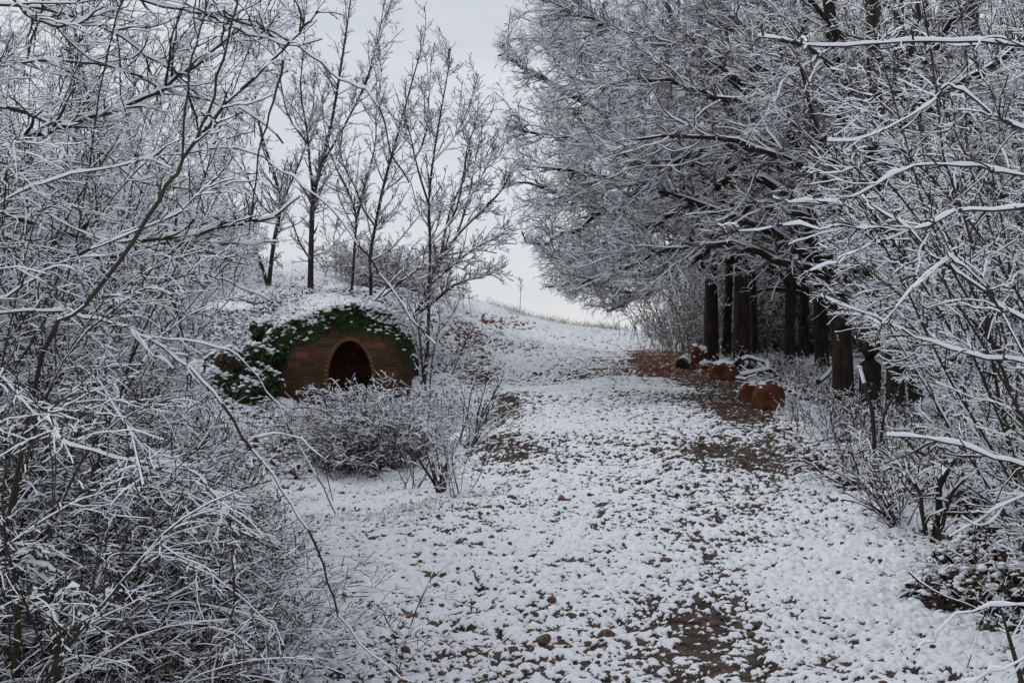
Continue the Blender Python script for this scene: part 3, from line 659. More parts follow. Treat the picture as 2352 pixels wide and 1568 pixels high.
shrub('bramble', [gp(950, 16.0)], 'frosted thin stemmed shrub in front of the big bramble', 'bush', 26, .6, .36, (.1, 0), .3, .003, (8, 12), (.12, .25), (.04, .1), .006, M_FROSTTWIG, .002, rad=.22, seed=3)
shrub('twiggy_shrub', [gp(1052, 12.6)], 'small upright shrub with greenish mossy base nearest the path', 'shrub', 8, .78, .38, (.14, 0), .0, .0035, (8, 12), (.12, .3), (.04, .12), .0055, M_FROSTTWIG, .0014, rad=.04, seed=4)
shrub('twiggy_shrub', [gp(1015, 13.0)], 'short mossy stump shrub between two thin shrubs by the path', 'shrub', 9, .55, .28, (0, 0), .0, .014, (8, 12), (.1, .25), (.04, .1), .0045, M_BARK, .0015, rad=.04, seed=5)
shrub('twiggy_shrub', [gp(945, 13.6)], 'thin dark stemmed shrub left of the mossy stump shrub', 'shrub', 7, .95, .3, (0, 0), .0, .005, (8, 12), (.12, .3), (.04, .12), .0055, M_FROSTTWIG, .0014, rad=.04, seed=6)
shrub('twiggy_shrub', [gp(1085, 16)], 'sparse shrub leaning over the bare soil at the path edge', 'shrub', 14, .95, .4, (.4, 0), .1, .007, (6, 9), (.12, .35), (.04, .12), .010, M_BARK, .0028, rad=.08, seed=7)
shrub('brown_bush', [gp(850, 35), gp(900, 35.5), gp(940, 36)], 'distant brownish bush with arching twigs on the skyline of the mound', 'bush', 320, 1.25, .5, (0, 0), .7, .007, (6, 10), (.25, .5), (.1, .2), .007, M_PALETWIG, .005, rad=.5, seed=8)
shrub('twiggy_shrub', [gp(1040, 25.5)], 'thin bare sapling on the slope right of the paired stems', 'shrub', 7, 1.3, .35, (.4, 0), .0, .009, (5, 8), (.15, .4), (.05, .14), .007, M_BARK, .003, rad=.1, seed=9)
for a, sd_, lb in ((450,101,'snow laden bush on the left shoulder of the mound'),(330,102,'snowy scrub half way along the skyline behind the arching shrubs'),(200,103,'pale snow clotted bush high on the left bank'),(60,104,'tall snowy scrub at the left edge of the bank')):
    shrub('snowy_bush', [gp(a, 33), gp(a-40, 31), gp(a+30, 30)], lb, 'bush', 130, 1.2+.6*(a < 250), .5, (0, 0), .5, .010, (7, 10), (.25, .6), (.1, .25), .016, M_TWIG, .005, rad=.6, seed=sd_, group='snowy bushes along the left bank')
# far right thicket where the path meets the sky
shrub('thicket_shrub', [gp(1560, 33), gp(1590, 32)], 'frosted pale brown thicket shrub at the crest left of the tree trunks', 'shrub', 90, 1.7, .30, (0, 0), .1, .009, (6, 9), (.2, .5), (.08, .2), .006, M_PALETWIG, .004, rad=.4, seed=10)
shrub('thicket_shrub', [gp(1500, 36), gp(1530, 35)], 'lowest frosted shrub at the crest where the path meets the sky', 'shrub', 60, .7, .35, (0, 0), .1, .007, (6, 9), (.2, .3), (.08, .16), .006, M_PALETWIG, .004, rad=.45, seed=11)
shrub('thicket_shrub', [gp(1610, 30), gp(1630, 31)], 'tall pale thicket shrub pressed against the first dark trunk', 'shrub', 70, 2.1, .25, (0, 0), .1, .010, (6, 9), (.25, .6), (.08, .2), .006, M_PALETWIG, .004, rad=.35, seed=12)
shrub('bramble', [gp(790, 16.4), gp(850, 15.6), gp(900, 16.0), gp(840, 16.2)], 'long bramble canes bowed under thick snow, arching over the purple bush', 'bush', 46, 1.08, .36, (0, 0), 1.6, .004, (7, 8), (.06, .2), (.03, .08), .011, None, .0018, rad=.2, seed=62, k=14)
# weed stalks on the skyline
def stalk(px, Y, h, label):
    b = gp(px, Y); g = Geo(); top = b+np.array([.03, 0, h])
    s1 = wlimb([b-[0, 0, .05], (b+top)/2+[.02, 0, 0], top], .009, .005, 8); bt = [s1]
    g.tubes(*s1, .002, 5); ch_ = spawn(bt, 12, 35, 10, (.12, .3), 4, .1, (0, 0, .3), 0, (.7, .004), .55, 1, short=.3)
    for q in ch_: g.tubes(*q, .004, 4); e_ = q[0][:, -1]; g.lumps(e_, .012, 0, 1.0)
    return tag(g.build('weed_stalk', [M_TWIG, M_SNOW]), label, 'plant')
stalk(1193, 39.4, 1.0, 'tall dead weed stalk standing against the sky right of the leaning hawthorn')

# ================================================================ THE BIG TREES ON THE RIGHT
def big_tree(base, label, limbs, seed, dens=(4.2, 7.2, 13.0, 18), L1=(.8, 1.9), L2=(.3, .8), L3=(.12, .34), L4=(.05, .13), trop=(-.25, 0, .05), tw=.0017, snow=.0075, ntr=1, group='tall bare trees with crowns over the path', tmin=.15):
    rng = np.random.default_rng(seed); rt = empty('bare_tree', base, label, 'tree', group); cut = lambda bb: prune(bb, crown_side)
    g = Geo()
    limbs = limbs[:ntr]+([z for q in limbs[ntr:] for z in prune([q], crown_side)] if seed > 59 else limbs[ntr:])
    for i, (P, R) in enumerate(limbs): g.tubes(P, R, .0 if i < ntr else .009, 10 if i < ntr else 7, smooth=True, rng=rng, wood=0)
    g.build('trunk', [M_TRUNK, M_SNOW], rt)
    c = Geo(); lm = limbs[ntr:]
    b1 = cut(spawn(lm, dens[0], 40, 14, L1, 10, .17, trop, 0, (.45, .0045), tmin, 1, short=.4, rng=rng))
    b2 = cut(spawn(b1+lm, dens[1], 42, 14, L2, 7, .20, trop, 0, (.5, .0027), .12, 1, short=.4, rng=rng))
    b3 = spawn(b2, dens[2], 45, 15, L3, 5, .15, (-.1, 0, .1), 0, (.6, tw), .12, 1, short=.35, rng=rng)
    b4 = spawn(b3, dens[3], 45, 15, L4, 3, .15, (0, 0, .1), 0, (.8, tw*.8), .1, 1, short=.3, rng=rng)
    for bt, sd_, f in ((b1, 6, 1.5), (b2, 5, 1.2), (b3, 4, 1), (b4, 4, .8)):
        for P, R in bt: c.tubes(P, R, snow*f, sd_, cover=.2, rng=rng)
    c.build('crown', [M_FROSTTWIG, M_SNOW], rt)
    return rt
def trunk_to(px, Y, r, top=(0, 0), h=11):
    b = gp(px, Y); kx, ky, k2 = RNG.normal(0, .07), RNG.normal(0, .05), RNG.normal(0, .10); P, R = wlimb([b-[0, 0, .3], b+[top[0]*.1+kx*.6, top[1]*.1, h*.10], b+[top[0]*.2+kx, top[1]*.1+ky, h*.22], b+[top[0]*.3+k2, top[1]*.3, h*.4], b+[top[0], top[1], h]], r, r*.4, 26)
    R = R+r*.35*np.exp(-np.linspace(0, h, 26)/.3)[None]; R *= 1+.16*(vnoise(np.linspace(0, 14, 26), np.full(26, px*.1), 3)-.5)[None]; return P, R
Yb = 25.0
big_tree(gp(1945, 19.6), 'broad bare tree nearest the path whose long limbs arch left over it', [
  trunk_to(1940, 19.6, .165, (-.4, .5), 9),
  limb([(1935,760,19.6),(1905,640,20),(1850,500,20.5),(1780,360,21),(1700,290,21.5),(1560,280,22),(1430,230,22.5),(1320,160,22.5)], .13, .02, 18, .02),
  limb([(1925,700,19.6),(1870,590,20),(1780,560,20.3),(1680,545,20.6),(1590,600,20.8),(1500,660,21),(1395,715,21)], .10, .018, 18, .015),
  limb([(1915,640,19.8),(1830,470,20.2),(1730,410,20.6),(1620,440,21),(1500,520,21.3),(1380,560,21.5),(1270,590,21.5)], .09, .014, 18, .02),
  limb([(1930,500,19.8),(1880,300,20),(1800,150,20.4),(1700,50,20.8),(1600,-40,21)], .11, .02, 16, .02),
  limb([(1925,560,19.8),(1850,380,20),(1720,200,20.4),(1560,110,21),(1400,60,21.6),(1280,20,22)], .10, .015, 16, .02),
  limb([(1880,600,20),(1760,530,20),(1640,480,20),(1500,430,20.3),(1350,400,20.6),(1230,380,20.8)], .08, .012, 16, .02),
  limb([(1900,620,19.4),(1800,600,19.3),(1690,560,19.3),(1560,570,19.5),(1450,610,19.8),(1330,650,20)], .07, .012, 18, .02),
  limb([(1890,480,19.5),(1780,350,19.4),(1650,340,19.4),(1500,380,19.6),(1380,330,20)], .07, .012, 18, .02),
  limb([(1900,350,19.6),(1800,230,19.5),(1660,230,19.5),(1520,180,19.8),(1400,190,20)], .07, .012, 18, .02)], 21, tmin=.42)
big_tree(gp(1632, 28), 'dark trunked tree standing first in the row, its crown spreading left to the sky', [
  trunk_to(1634, 28, .155, (-.3, .3), 10),
  limb([(1630,560,28),(1560,400,27.6),(1450,300,27),(1330,230,26.6),(1200,150,26.4),(1140,125,26.4)], .11, .012, 16, .03),
  limb([(1630,600,28),(1540,520,27.4),(1430,480,27),(1300,440,26.6),(1190,420,26.4)], .10, .012, 16, .03),
  limb([(1630,620,28),(1530,590,27.4),(1420,600,27),(1320,640,26.6),(1250,665,26.4)], .08, .010, 16, .03),
  limb([(1632,460,28),(1560,250,27.5),(1440,100,27),(1320,0,26.8),(1230,-80,26.8)], .10, .012, 16, .03),
  limb([(1632,350,28),(1600,150,27.5),(1520,0,27),(1450,-120,27)], .09, .012, 14, .03)], 22, tmin=.3)
big_tree(gp(1705, 27), 'ivy speckled thick trunk third in the row with low drooping limbs', [
  trunk_to(1702, 27, .17, (.3, .2), 10),
  limb([(1700,600,27),(1600,500,26),(1480,470,25.4),(1360,500,25),(1260,560,24.8),(1200,540,24.8)], .10, .012, 16, .03),
  limb([(1700,520,27),(1600,380,26),(1460,330,25.4),(1300,320,25),(1180,300,25)], .10, .012, 16, .03),
  limb([(1700,450,27),(1620,250,26),(1500,170,25.4),(1360,110,25),(1260,90,25)], .10, .012, 16, .03),
  limb([(1700,350,27),(1750,150,26.5),(1780,0,26)], .09, .02, 12, .03),
  limb([(1700,600,27),(1620,600,26.5),(1540,640,26),(1440,690,25.6)], .07, .012, 14, .03)], 23, tmin=.3)
big_tree(gp(1998, 18.6), 'dark trunk with upright limbs second nearest behind the right hand shrubs', [
  trunk_to(1998, 18.6, .16, (.1, .6), 9),
  limb([(1990,560,18.8),(1930,400,19),(1850,250,19.2),(1780,80,19.4),(1740,-60,19.6)], .09, .014, 14, .03),
  limb([(2000,500,18.8),(2060,300,19),(2100,120,19.3),(2120,-40,19.5)], .09, .014, 14, .03),
  limb([(1990,620,18.8),(1900,530,18.6),(1800,480,18.5),(1700,470,18.5)], .07, .01, 14, .03),
  limb([(1995,640,18.8),(2100,520,19),(2200,430,19.3),(2300,300,19.6)], .07, .01, 14, .03)], 24, dens=(4, 5.5, 9, 10))

# ================================================================ MORE TREES OF THE WOOD
def auto_limbs(px, Y, n, h0, h1, Lr, seed, lean=(-.5, -.2), r=.07, top=(0, 0), rt_=.17, h=10):
    rng = np.random.default_rng(seed); tr = trunk_to(px, Y, rt_, top, h); t = (h0+(h1-h0)*rng.random(n))/h
    p, T, rr = at_t(tr[0], tr[1], np.zeros(n, int), np.clip(t, 0, .97)); a = rng.uniform(0, 2*np.pi, n)
    d = np.c_[np.cos(a)+lean[0], np.sin(a)*.9+lean[1], .35+.5*rng.random(n)]; P = grow(p, d, rng.uniform(*Lr, n), 12, .12, (0, 0, .2), .3, rng)
    R = taper(n, 12, np.minimum(r*(.7+.6*rng.random(n)), rr), .012); return [tr]+[(P[i:i+1], R[i:i+1]) for i in range(n)]
for i, (px, Y, n, lab, rtk, tp, ld) in enumerate([
    (1668, 29.5, 8, 'slimmer trunk standing second in the row between two thicker ones', .11, (.1, .3), (-.4, -.3)),
    (1735, 28.5, 8, 'narrow straight trunk fourth in the row beside the fallen branches', .095, (0, .4), (-.2, -.3)),
    (1812, 27, 8, 'brown trunk alone in the gap behind the orange boulders', .12, (.2, .3), (-.3, -.3)),
    (1845, 30, 7, 'thin dark trunk just right of the brown trunk in the gap', .12, (.1, .3), (0, -.3)),
    (1890, 28, 7, 'dark trunk half hidden by the nearest broad tree', .15, (.2, .3), (0, -.3)),
    (2055, 18.0, 8, 'mossy pale brown trunk third nearest, behind the hanging snowy twigs', .125, (.2, .4), (-.4, -.1)),
    (2105, 20.5, 8, 'dark trunk deep behind the leaning stake', .10, (.3, .3), (0, -.2)),
    (2230, 21, 8, 'trunk hidden behind the right hand shrubs, middle of the wood edge', .17, (.3, .3), (0, -.3)),
    (2350, 19, 8, 'trunk at the right edge of the wood behind dense twigs', .17, (.3, .3), (-.4, -.3))]):
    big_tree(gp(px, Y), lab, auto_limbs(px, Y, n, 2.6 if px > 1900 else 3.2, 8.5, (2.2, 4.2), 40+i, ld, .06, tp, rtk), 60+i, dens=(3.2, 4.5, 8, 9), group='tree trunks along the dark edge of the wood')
# the wood further back, a mass nobody could count
def wood_mass(name, rects, nst, H, seed, dens=(2.2, 3.2, 4), r=.03, tw=.006, snow=.006, label=None, cat=None, L1=(.7, 1.6), L2=(.3, .8), L3=(.15, .4), mat=None, spr=.14):
    rng = np.random.default_rng(seed); g = Geo(); pr = np.array([q[4] for q in rects], float); pk = rng.choice(len(rects), nst, p=pr/pr.sum()); rc = np.array([q[:4] for q in rects], float)[pk]
    X = rc[:, 0]+(rc[:, 1]-rc[:, 0])*rng.random(nst); Y = rc[:, 2]+(rc[:, 3]-rc[:, 2])*rng.random(nst)
    P = grow(np.c_[X, Y, zq(X, Y)-.1], np.c_[rng.normal(0, spr, nst), rng.normal(0, spr, nst), np.ones(nst)], H*(.5+.6*rng.random(nst)), 10, .06, (0, 0, .1), 0, rng)
    bs = [(P, taper(nst, 10, r*(.6+.9*rng.random(nst)), .008))]; g.tubes(*bs[0], 0, 6, rng=rng)
    b = bs
    for dn, LL in zip(dens, (L1, L2, L3)):
        nb = spawn(b, dn, 50, 15, LL, 5, .14, (0, 0, .1), 0, (.5, tw), .12, 1, short=.4, rng=rng)
        for q in nb: g.tubes(q[0], q[1], snow, 4, rng=rng, cover=.3)
        b = nb
    return tag(g.build(name, [mat or M_TWIG, M_SNOW]), label, cat, None, 'stuff')
wood_mass('woodland', [(6.0, 22, 34, 46, 5), (4.4, 8, 33, 40, 1.4), (7.5, 16, 23, 33, 3)], 620, 9.5, 80, label='dense grey wood of bare snow dusted trees behind the front row of trunks', cat='woodland')
wood_mass('undergrowth', [(5.2, 16, 31, 38, 3), (6.6, 10, 20, 25, 1.6)], 1500, 2.4, 81, dens=(4, 6), r=.008, tw=.004, snow=.004, label='tangled brushwood filling the dark floor of the wood', cat='undergrowth', L1=(.3, .7), L2=(.1, .3), spr=.35)

# ================================================================ RIGHT FOREGROUND SHRUBS
def keyed(name, base, label, cat, limbs, seed, dens=(5, 9, 9), L1=(.3, .8), L2=(.12, .35), L3=(.05, .14), snow=.007, tw=.0016, mat=None, group=None, flat=.4, trop=(0, 0, 0), lsnow=None, droop=0, tmin=.1, r1=(.55, .003), extra=None, inside=None):
    cut = (lambda bb: prune(bb, inside)) if inside else (lambda bb: bb)
    rng = np.random.default_rng(seed); g = Geo()
    for P, R in limbs: P[:, 1:-1] += rng.normal(0, .0055, P[:, 1:-1].shape)
    g0 = Geo() if cat == 'tree' else g
    for P, R in limbs: g0.tubes(P, R, lsnow or snow*1.5, 8, rng=rng, smooth=True, cover=.25)
    bs = limbs+(extra or [])
    b = bs
    for i, (dn, LL) in enumerate(zip(dens, (L1, L2, L3))):
        nb = cut(spawn(b if i != 1 else b+limbs, dn, 42, 14, LL, (9, 6, 4)[i], (.16, .2, .16)[i], trop, droop, (.55, (.0022, tw, tw*.85)[i]), tmin, 1, flat=flat, short=.4, rng=rng))
        for q in nb: g.tubes(q[0], q[1], snow*(1.15, 1, .85)[i], (6, 5, 4)[i], rng=rng, cover=.3, smooth=i < 2)
        b = nb
    base = np.asarray(base, float)
    if cat == 'tree':
        rt = empty(name, base, label, cat, group); g0.build('trunk', [mat or M_BARK, M_SNOW], rt); g.build('crown', [mat or M_BARK, M_SNOW], rt); return rt
    o = g.build(name, [mat or M_BARK, M_SNOW])
    o.data.transform(__import__('mathutils').Matrix.Translation(-Vector(base))); o.location = base
    return tag(o, label, cat, group)
y = 6.2
keyed('overhanging_shrub', gp(2900, 6.5), 'snow loaded branches reaching in from the right edge in long bare curves', 'shrub', [
  limb([(2900,500,y),(2600,130,y),(2352,103,y),(2100,95,y),(1900,105,y-.1),(1740,85,y-.2)], .009, .003, 22),
  limb([(2900,700,y),(2600,420,y),(2352,300,y),(2290,270,y),(2200,205,y),(2165,200,y),(2140,235,y),(2000,308,y),(1900,325,y)], .007, .003, 26),
  limb([(2900,800,y),(2600,480,y),(2352,405,y),(2250,388,y),(2130,375,y),(2050,405,y),(1930,462,y),(1810,466,y)], .008, .003, 22),
  limb([(2900,850,y),(2600,500,y-.2),(2352,478,y-.2),(2200,492,y-.2),(2090,528,y-.2),(1960,522,y-.2),(1800,520,y-.2),(1650,542,y-.3)], .009, .003, 24),
  limb([(2090,528,y-.2),(1960,582,y-.3),(1860,622,y-.4)], .004, .003, 10),
  limb([(2900,1100,y),(2600,830,y-.1),(2352,735,y-.1),(2280,690,y-.1),(2200,620,y-.1),(2130,580,y-.2),(2090,530,y-.2),(2000,470,y-.2)], .010, .005, 20),
  limb([(2850,1300,y),(2500,900,y),(2350,835,y),(2200,810,y),(2080,760,y),(1990,720,y),(1885,680,y)], .008, .003, 20),
  limb([(2700,1300,y),(2450,980,5.6),(2300,720,5.6),(2180,600,5.6),(2050,720,5.6),(2010,790,5.6)], .006, .002, 16)], 90,
  dens=(3.0, 7, 8), L1=(.15, .45), L2=(.05, .18), L3=(.03, .08), snow=.0055, lsnow=.010, extra=None)
keyed('overhanging_shrub', gp(2850, 5.5), 'single snowy branch jutting level from the right edge above the low shrubs', 'shrub', [
  limb([(2700,1150,5.8),(2450,1085,5.8),(2300,1060,5.8),(2180,1015,5.8),(2035,1000,5.8)], .008, .005, 14),
  limb([(2700,1100,5.8),(2500,1120,5.8),(2352,1140,5.8),(2270,1180,5.8),(2180,1232,5.8)], .006, .003, 12)], 91, dens=(1.5, 3, 0), L1=(.1, .4), snow=.006, lsnow=.009)
keyed('overhanging_shrub', gp(2850, 4.5), 'thin snowy twig curving down over clean snow at the lower right corner', 'shrub', [
  limb([(2800,1400,4.6),(2500,1390,4.6),(2352,1386,4.6),(2250,1396,4.6),(2160,1440,4.6),(2120,1475,4.6),(2098,1512,4.6)], .004, .0018, 18),
  limb([(2700,1480,4.3),(2450,1500,4.3),(2300,1535,4.3),(2200,1590,4.3)], .004, .0018, 12),
  limb([(2450,1480,4.3),(2352,1520,4.3),(2310,1570,4.3)], .004, .002, 8)], 92, dens=(1.2, 2, 0), L1=(.1, .3), snow=.006)
for i, (pts, lab, H, n, sn) in enumerate([
    ([(2300, 9.5), (2420, 9.0), (2520, 8.5)], 'dense snow covered hazel at the right edge, its shoots rising out of frame', 4.3, 34, .012),
    ([(2230, 12.5), (2330, 12), (2450, 12.5)], 'twiggy hazel thicket just before the dark trunks at the right', 4.8, 44, .012),
    ([(2480, 7.0), (2600, 7.4)], 'nearest hazel at the right edge with coarse snowy shoots', 3.8, 22, .013),
    ([(2190, 14.5), (2280, 15.0)], 'tall slender hazel shoots between the wood edge and the thicket', 5.5, 30, .010),
    ([(2400, 15.5), (2560, 16.0)], 'deep set hazel clump filling the right side behind the others', 6.0, 44, .010)]):
    shrub('hazel_shrub', [gp(*q) for q in pts], lab, 'shrub', n, H, .36, (-.26, -.03), .5, .0115, (12, 14), (.2, .6), (.06, .22), sn*.34, M_BARK, .0015, inside=right_side, rad=.28, k=12, wander=.07, group='hazel shrubs along the right edge', dens3=12, L3=(.03, .09), tminv=.10, seed=200+i, trop1=(-.1, 0, .1))
# small stemmed shrub at the right
keyed('twiggy_shrub', gp(2145, 10.5), 'two stemmed mossy shrub in snow at the right, with a leaning fork', 'shrub', [
  wlimb([gp(2142, 10.5)-[0, 0, .1], P3(2155, 1180, 10.5), P3(2170, 1090, 10.4), P3(2225, 1010, 10.3), P3(2280, 940, 10.2), P3(2352, 860, 10.1)], .030, .010, 16),
  wlimb([gp(2138, 10.5)-[0, 0, .1], P3(2120, 1170, 10.5), P3(2100, 1110, 10.5), P3(2050, 1050, 10.6)], .022, .005, 10),
  wlimb([gp(2150, 10.4)-[0, 0, .1], P3(2180, 1150, 10.4), P3(2230, 1090, 10.3), P3(2290, 1050, 10.3)], .02, .005, 10)], 95, dens=(5, 8, 6), L1=(.15, .45), snow=.011)
shrub('twiggy_shrub', [gp(2060, 10.8)], 'small spray of fine frosted twigs rising from a grass tuft at the right', 'shrub', 26, .62, .5, (-.2, 0), .2, .005, (5, 6), (.1, .3), (.04, .1), .005, M_CANE, .002, rad=.04, seed=96)
shrub('twiggy_shrub', [gp(2040, 12.5), gp(2090, 12.2)], 'low brambly shrub between the small frosted twigs and the trunks', 'shrub', 44, .55, .45, (-.1, 0), .5, .0035, (9, 11), (.08, .25), (.03, .1), .005, M_FROSTCANE, .0016, rad=.2, seed=97)
shrub('twiggy_shrub', [gp(2240, 12.0), gp(2330, 11.5), gp(2180, 12.8)], 'wide mat of snowy brambles under the right hand hazels', 'shrub', 240, .7, .6, (0, 0), .9, .006, (8, 9), (.12, .35), (.04, .12), .010, M_CANE, .0026, rad=.42, seed=98)
shrub('twiggy_shrub', [gp(1930, 17.5), gp(1985, 15.8), gp(2040, 15.5)], 'dark purple brushy growth along the foot of the nearest trunks', 'shrub', 190, .50, .36, (.1, 0), .4, .0035, (7, 9), (.12, .3), (.04, .12), .003, M_CANE, .003, rad=.35, seed=99)
shrub('brushwood', [gp(1760, 26.5), gp(1800, 25.5), gp(1850, 24.5), gp(1780, 24.5), gp(1900, 22.5)], 'dark leafless brushwood between the boulders and the row of trunks', 'brushwood', 240, .42, .5, (0, 0), .6, .005, (8, 10), (.12, .35), (.05, .14), .0025, M_CANE, .003, rad=.5, seed=401)
shrub('brushwood', [gp(1690, 32), gp(1740, 32), gp(1790, 32), gp(1850, 32), gp(1900, 31)], 'dark brushwood standing behind the row of trunks, twigs lost in shade', 'brushwood', 300, 1.7, .3, (0, 0), .3, .008, (6, 8), (.2, .6), (.08, .2), .002, M_CANE, .0035, rad=.6, seed=402)
g = Geo(); q = wlimb([gp(2012, 13.2)-[0, 0, .1], P3(2005, 960, 13.2), P3(1990, 900, 13.2), P3(1975, 845, 13.3)], .022, .016, 10); g.tubes(*q, .014, 8, smooth=True)
q = wlimb([gp(2012, 13.2)+[.02, 0, .0], P3(2030, 960, 13.0), P3(2060, 900, 12.9), P3(2085, 840, 12.9)], .014, .006, 10); g.tubes(*q, .010, 6, smooth=True)
g.lumps(P3(1975, 843, 13.3)[None], .03, 1); tag(g.build('stake', [M_TWIG, M_SNOW]), 'brown snow tipped stake leaning left in front of the nearest trunks', 'stake')

def clump(name, c, rads, n, label, cat, leafm=M_DEADLEAF, snow=.55, leaf=.03, lump=(.02, .035), seed=0, group=None):
    """low leafy plant: dark leaves with snow pads on top"""
    rng = np.random.default_rng(seed); c = np.asarray(c, float); d = nrm(rng.normal(0, 1, (n, 3))); d[:, 2] = np.abs(d[:, 2])
    P = d*(.55+.5*rng.random((n, 1)))*np.array(rads); g = Geo(); g.leaves(P, d, leaf, 0, rng)
    k = rng.random(n) < .9*snow*np.clip(.1+d[:, 2], 0, 1); q = P[k]+[0, 0, .015]; g.lumps(q, lump[0]*.35+lump[1]*.75*rng.random(len(q))**2, 1, .7, rng)
    ns = int(n/22); dd = np.c_[rng.normal(0, .8, (ns, 2)), .9*np.ones(ns)]; s0 = rng.uniform(-.5, .5, (ns, 3))*np.array(rads)*[1, 1, 0]
    Ps = grow(s0, dd, np.mean(rads[:2])*(.7+.7*rng.random(ns)), 8, .14, (0, 0, 0), 1.0, rng); bt = [(Ps, taper(ns, 8, .0035, .0015))]
    b1 = spawn(bt, 14, 45, 15, (.05, .14), 5, .2, (0, 0, 0), .2, (.7, .0014), .1, rng=rng); b2 = spawn(b1, 16, 45, 15, (.02, .07), 3, .2, (0, 0, 0), 0, (.8, .0013), .1, rng=rng)
    for z in bt+b1+b2: g.tubes(z[0], z[1], .008, 4, cover=.2, rng=rng)
    o = g.build(name, [leafm, M_SNOW]); o.location = c; return tag(o, label, cat, group)
clump('bramble_patch', gp(2190, 8.4), (.30, .30, .20), 1700, 'snow capped bramble patch with dark leaves at the lower right', 'bramble', seed=1)
clump('bramble_patch', gp(2300, 8.3), (.42, .35, .24), 2300, 'largest snow capped bramble patch touching the right edge', 'bramble', seed=2)
clump('bramble_patch', gp(2260, 9.0), (.38, .4, .30), 2200, 'snow whitened bramble patch behind the two at the lower right', 'bramble', snow=.8, seed=3)
clump('leafy_tuft', gp(2330, 7.7), (.22, .2, .07), 500, 'green leafy tuft showing under the bramble patch at the right edge', 'plant', M_GREEN, .1, .025, seed=4)
clump('bramble_patch', gp(1975, 12.3), (.20, .15, .11), 420, 'small dark leafy patch beside the clean snow, right of the path', 'bramble', snow=.5, seed=5)
clump('bramble_patch', gp(2215, 11.2), (.22, .2, .18), 700, 'dark leafy patch under the leaning fork of the mossy shrub', 'bramble', snow=.3, seed=6)
clump('bramble_patch', gp(2340, 10.4), (.35, .4, .22), 1500, 'broad snowy leaf patch at the right edge behind the mossy shrub', 'bramble', snow=.7, seed=7)

# ================================================================ LEFT FOREGROUND SHRUBS
keyed('arching_shrub', gp(-60, 5.6), 'dark purple stem leaning right across the sky with forked upright shoots', 'shrub', [
  wlimb([gp(-80, 5.8)-[0, 0, .1], P3(95,835,5.6), P3(190,710,5.5), P3(300,560,5.5), P3(375,440,5.5), P3(430,350,5.5), P3(490,275,5.5), P3(560,200,5.5), P3(650,110,5.5), P3(700,60,5.5), P3(730,25,5.5)], .0092, .003, 30, pw=.5),
  limb([(418,368,5.5),(425,260,5.5),(440,150,5.5),(458,60,5.5),(475,-40,5.5)], .0055, .003, 12),
  limb([(450,322,5.5),(490,230,5.5),(520,120,5.5),(545,10,5.5),(555,-50,5.5)], .006, .003, 12),
  limb([(650,140,5.5),(625,240,5.6),(600,330,5.6),(583,430,5.6),(572,540,5.6)], .005, .002, 14)], 300, dens=(2.2, 4, 3), L1=(.15, .4), L2=(.06, .2), snow=.005, lsnow=.0015, tmin=.35)
keyed('arching_shrub', gp(-150, 6.0), 'long snow lined canes arching from the left edge down to the path', 'shrub', [
  wlimb([gp(-300, 6.2), P3(-250,900,6.1), P3(-60,740,6.0), P3(120,715,6.0), P3(240,735,6.0), P3(330,772,6.0), P3(420,835,6.0), P3(500,915,6.0), P3(570,1015,6.0), P3(640,1110,6.0), P3(700,1205,6.0), P3(750,1330,6.0), P3(800,1440,6.0), P3(870,1520,6.0), P3(950,1566,6.0)], .0075, .0025, 44, pw=.6),
  wlimb([gp(-300, 5.8), P3(-200,800,5.8), P3(0,690,5.8), P3(150,600,5.8), P3(250,560,5.8), P3(420,480,5.8), P3(520,380,5.8)], .007, .003, 24),
  wlimb([gp(-300, 6.4), P3(-120,640,6.4), P3(60,440,6.4), P3(250,385,6.4), P3(430,348,6.4), P3(560,345,6.4), P3(660,395,6.4), P3(760,480,6.4), P3(850,600,6.4), P3(930,705,6.4), P3(1000,790,6.4)], .005, .003, 40, pw=.6),
  wlimb([gp(-200, 5.4), P3(-50,900,5.4), P3(120,1000,5.4), P3(280,1055,5.4), P3(380,1062,5.4), P3(470,1110,5.4), P3(530,1200,5.4), P3(540,1330,5.4), P3(530,1420,5.4)], .007, .003, 26, pw=.6),
  wlimb([gp(-200, 6.6), P3(-50,500,6.6), P3(0,430,6.6), P3(120,500,6.6), P3(260,560,6.6), P3(360,640,6.6), P3(420,760,6.6), P3(430,900,6.6)], .006, .003, 26, pw=.6),
  limb([(330,772,6.0),(480,790,6.1),(560,830,6.2),(640,940,6.3),(720,1080,6.3),(770,1180,6.3)], .004, .002, 18),
  limb([(570,1015,6.0),(620,1000,6.0),(680,1000,6.0),(740,1060,6.0),(765,1150,6.0)], .003, .002, 12)], 301, dens=(4.5, 9, 9), L1=(.15, .5), L2=(.05, .2), L3=(.03, .08), snow=.0045, tw=.0012, lsnow=.007, inside=left_side, droop=.25, tmin=.08)
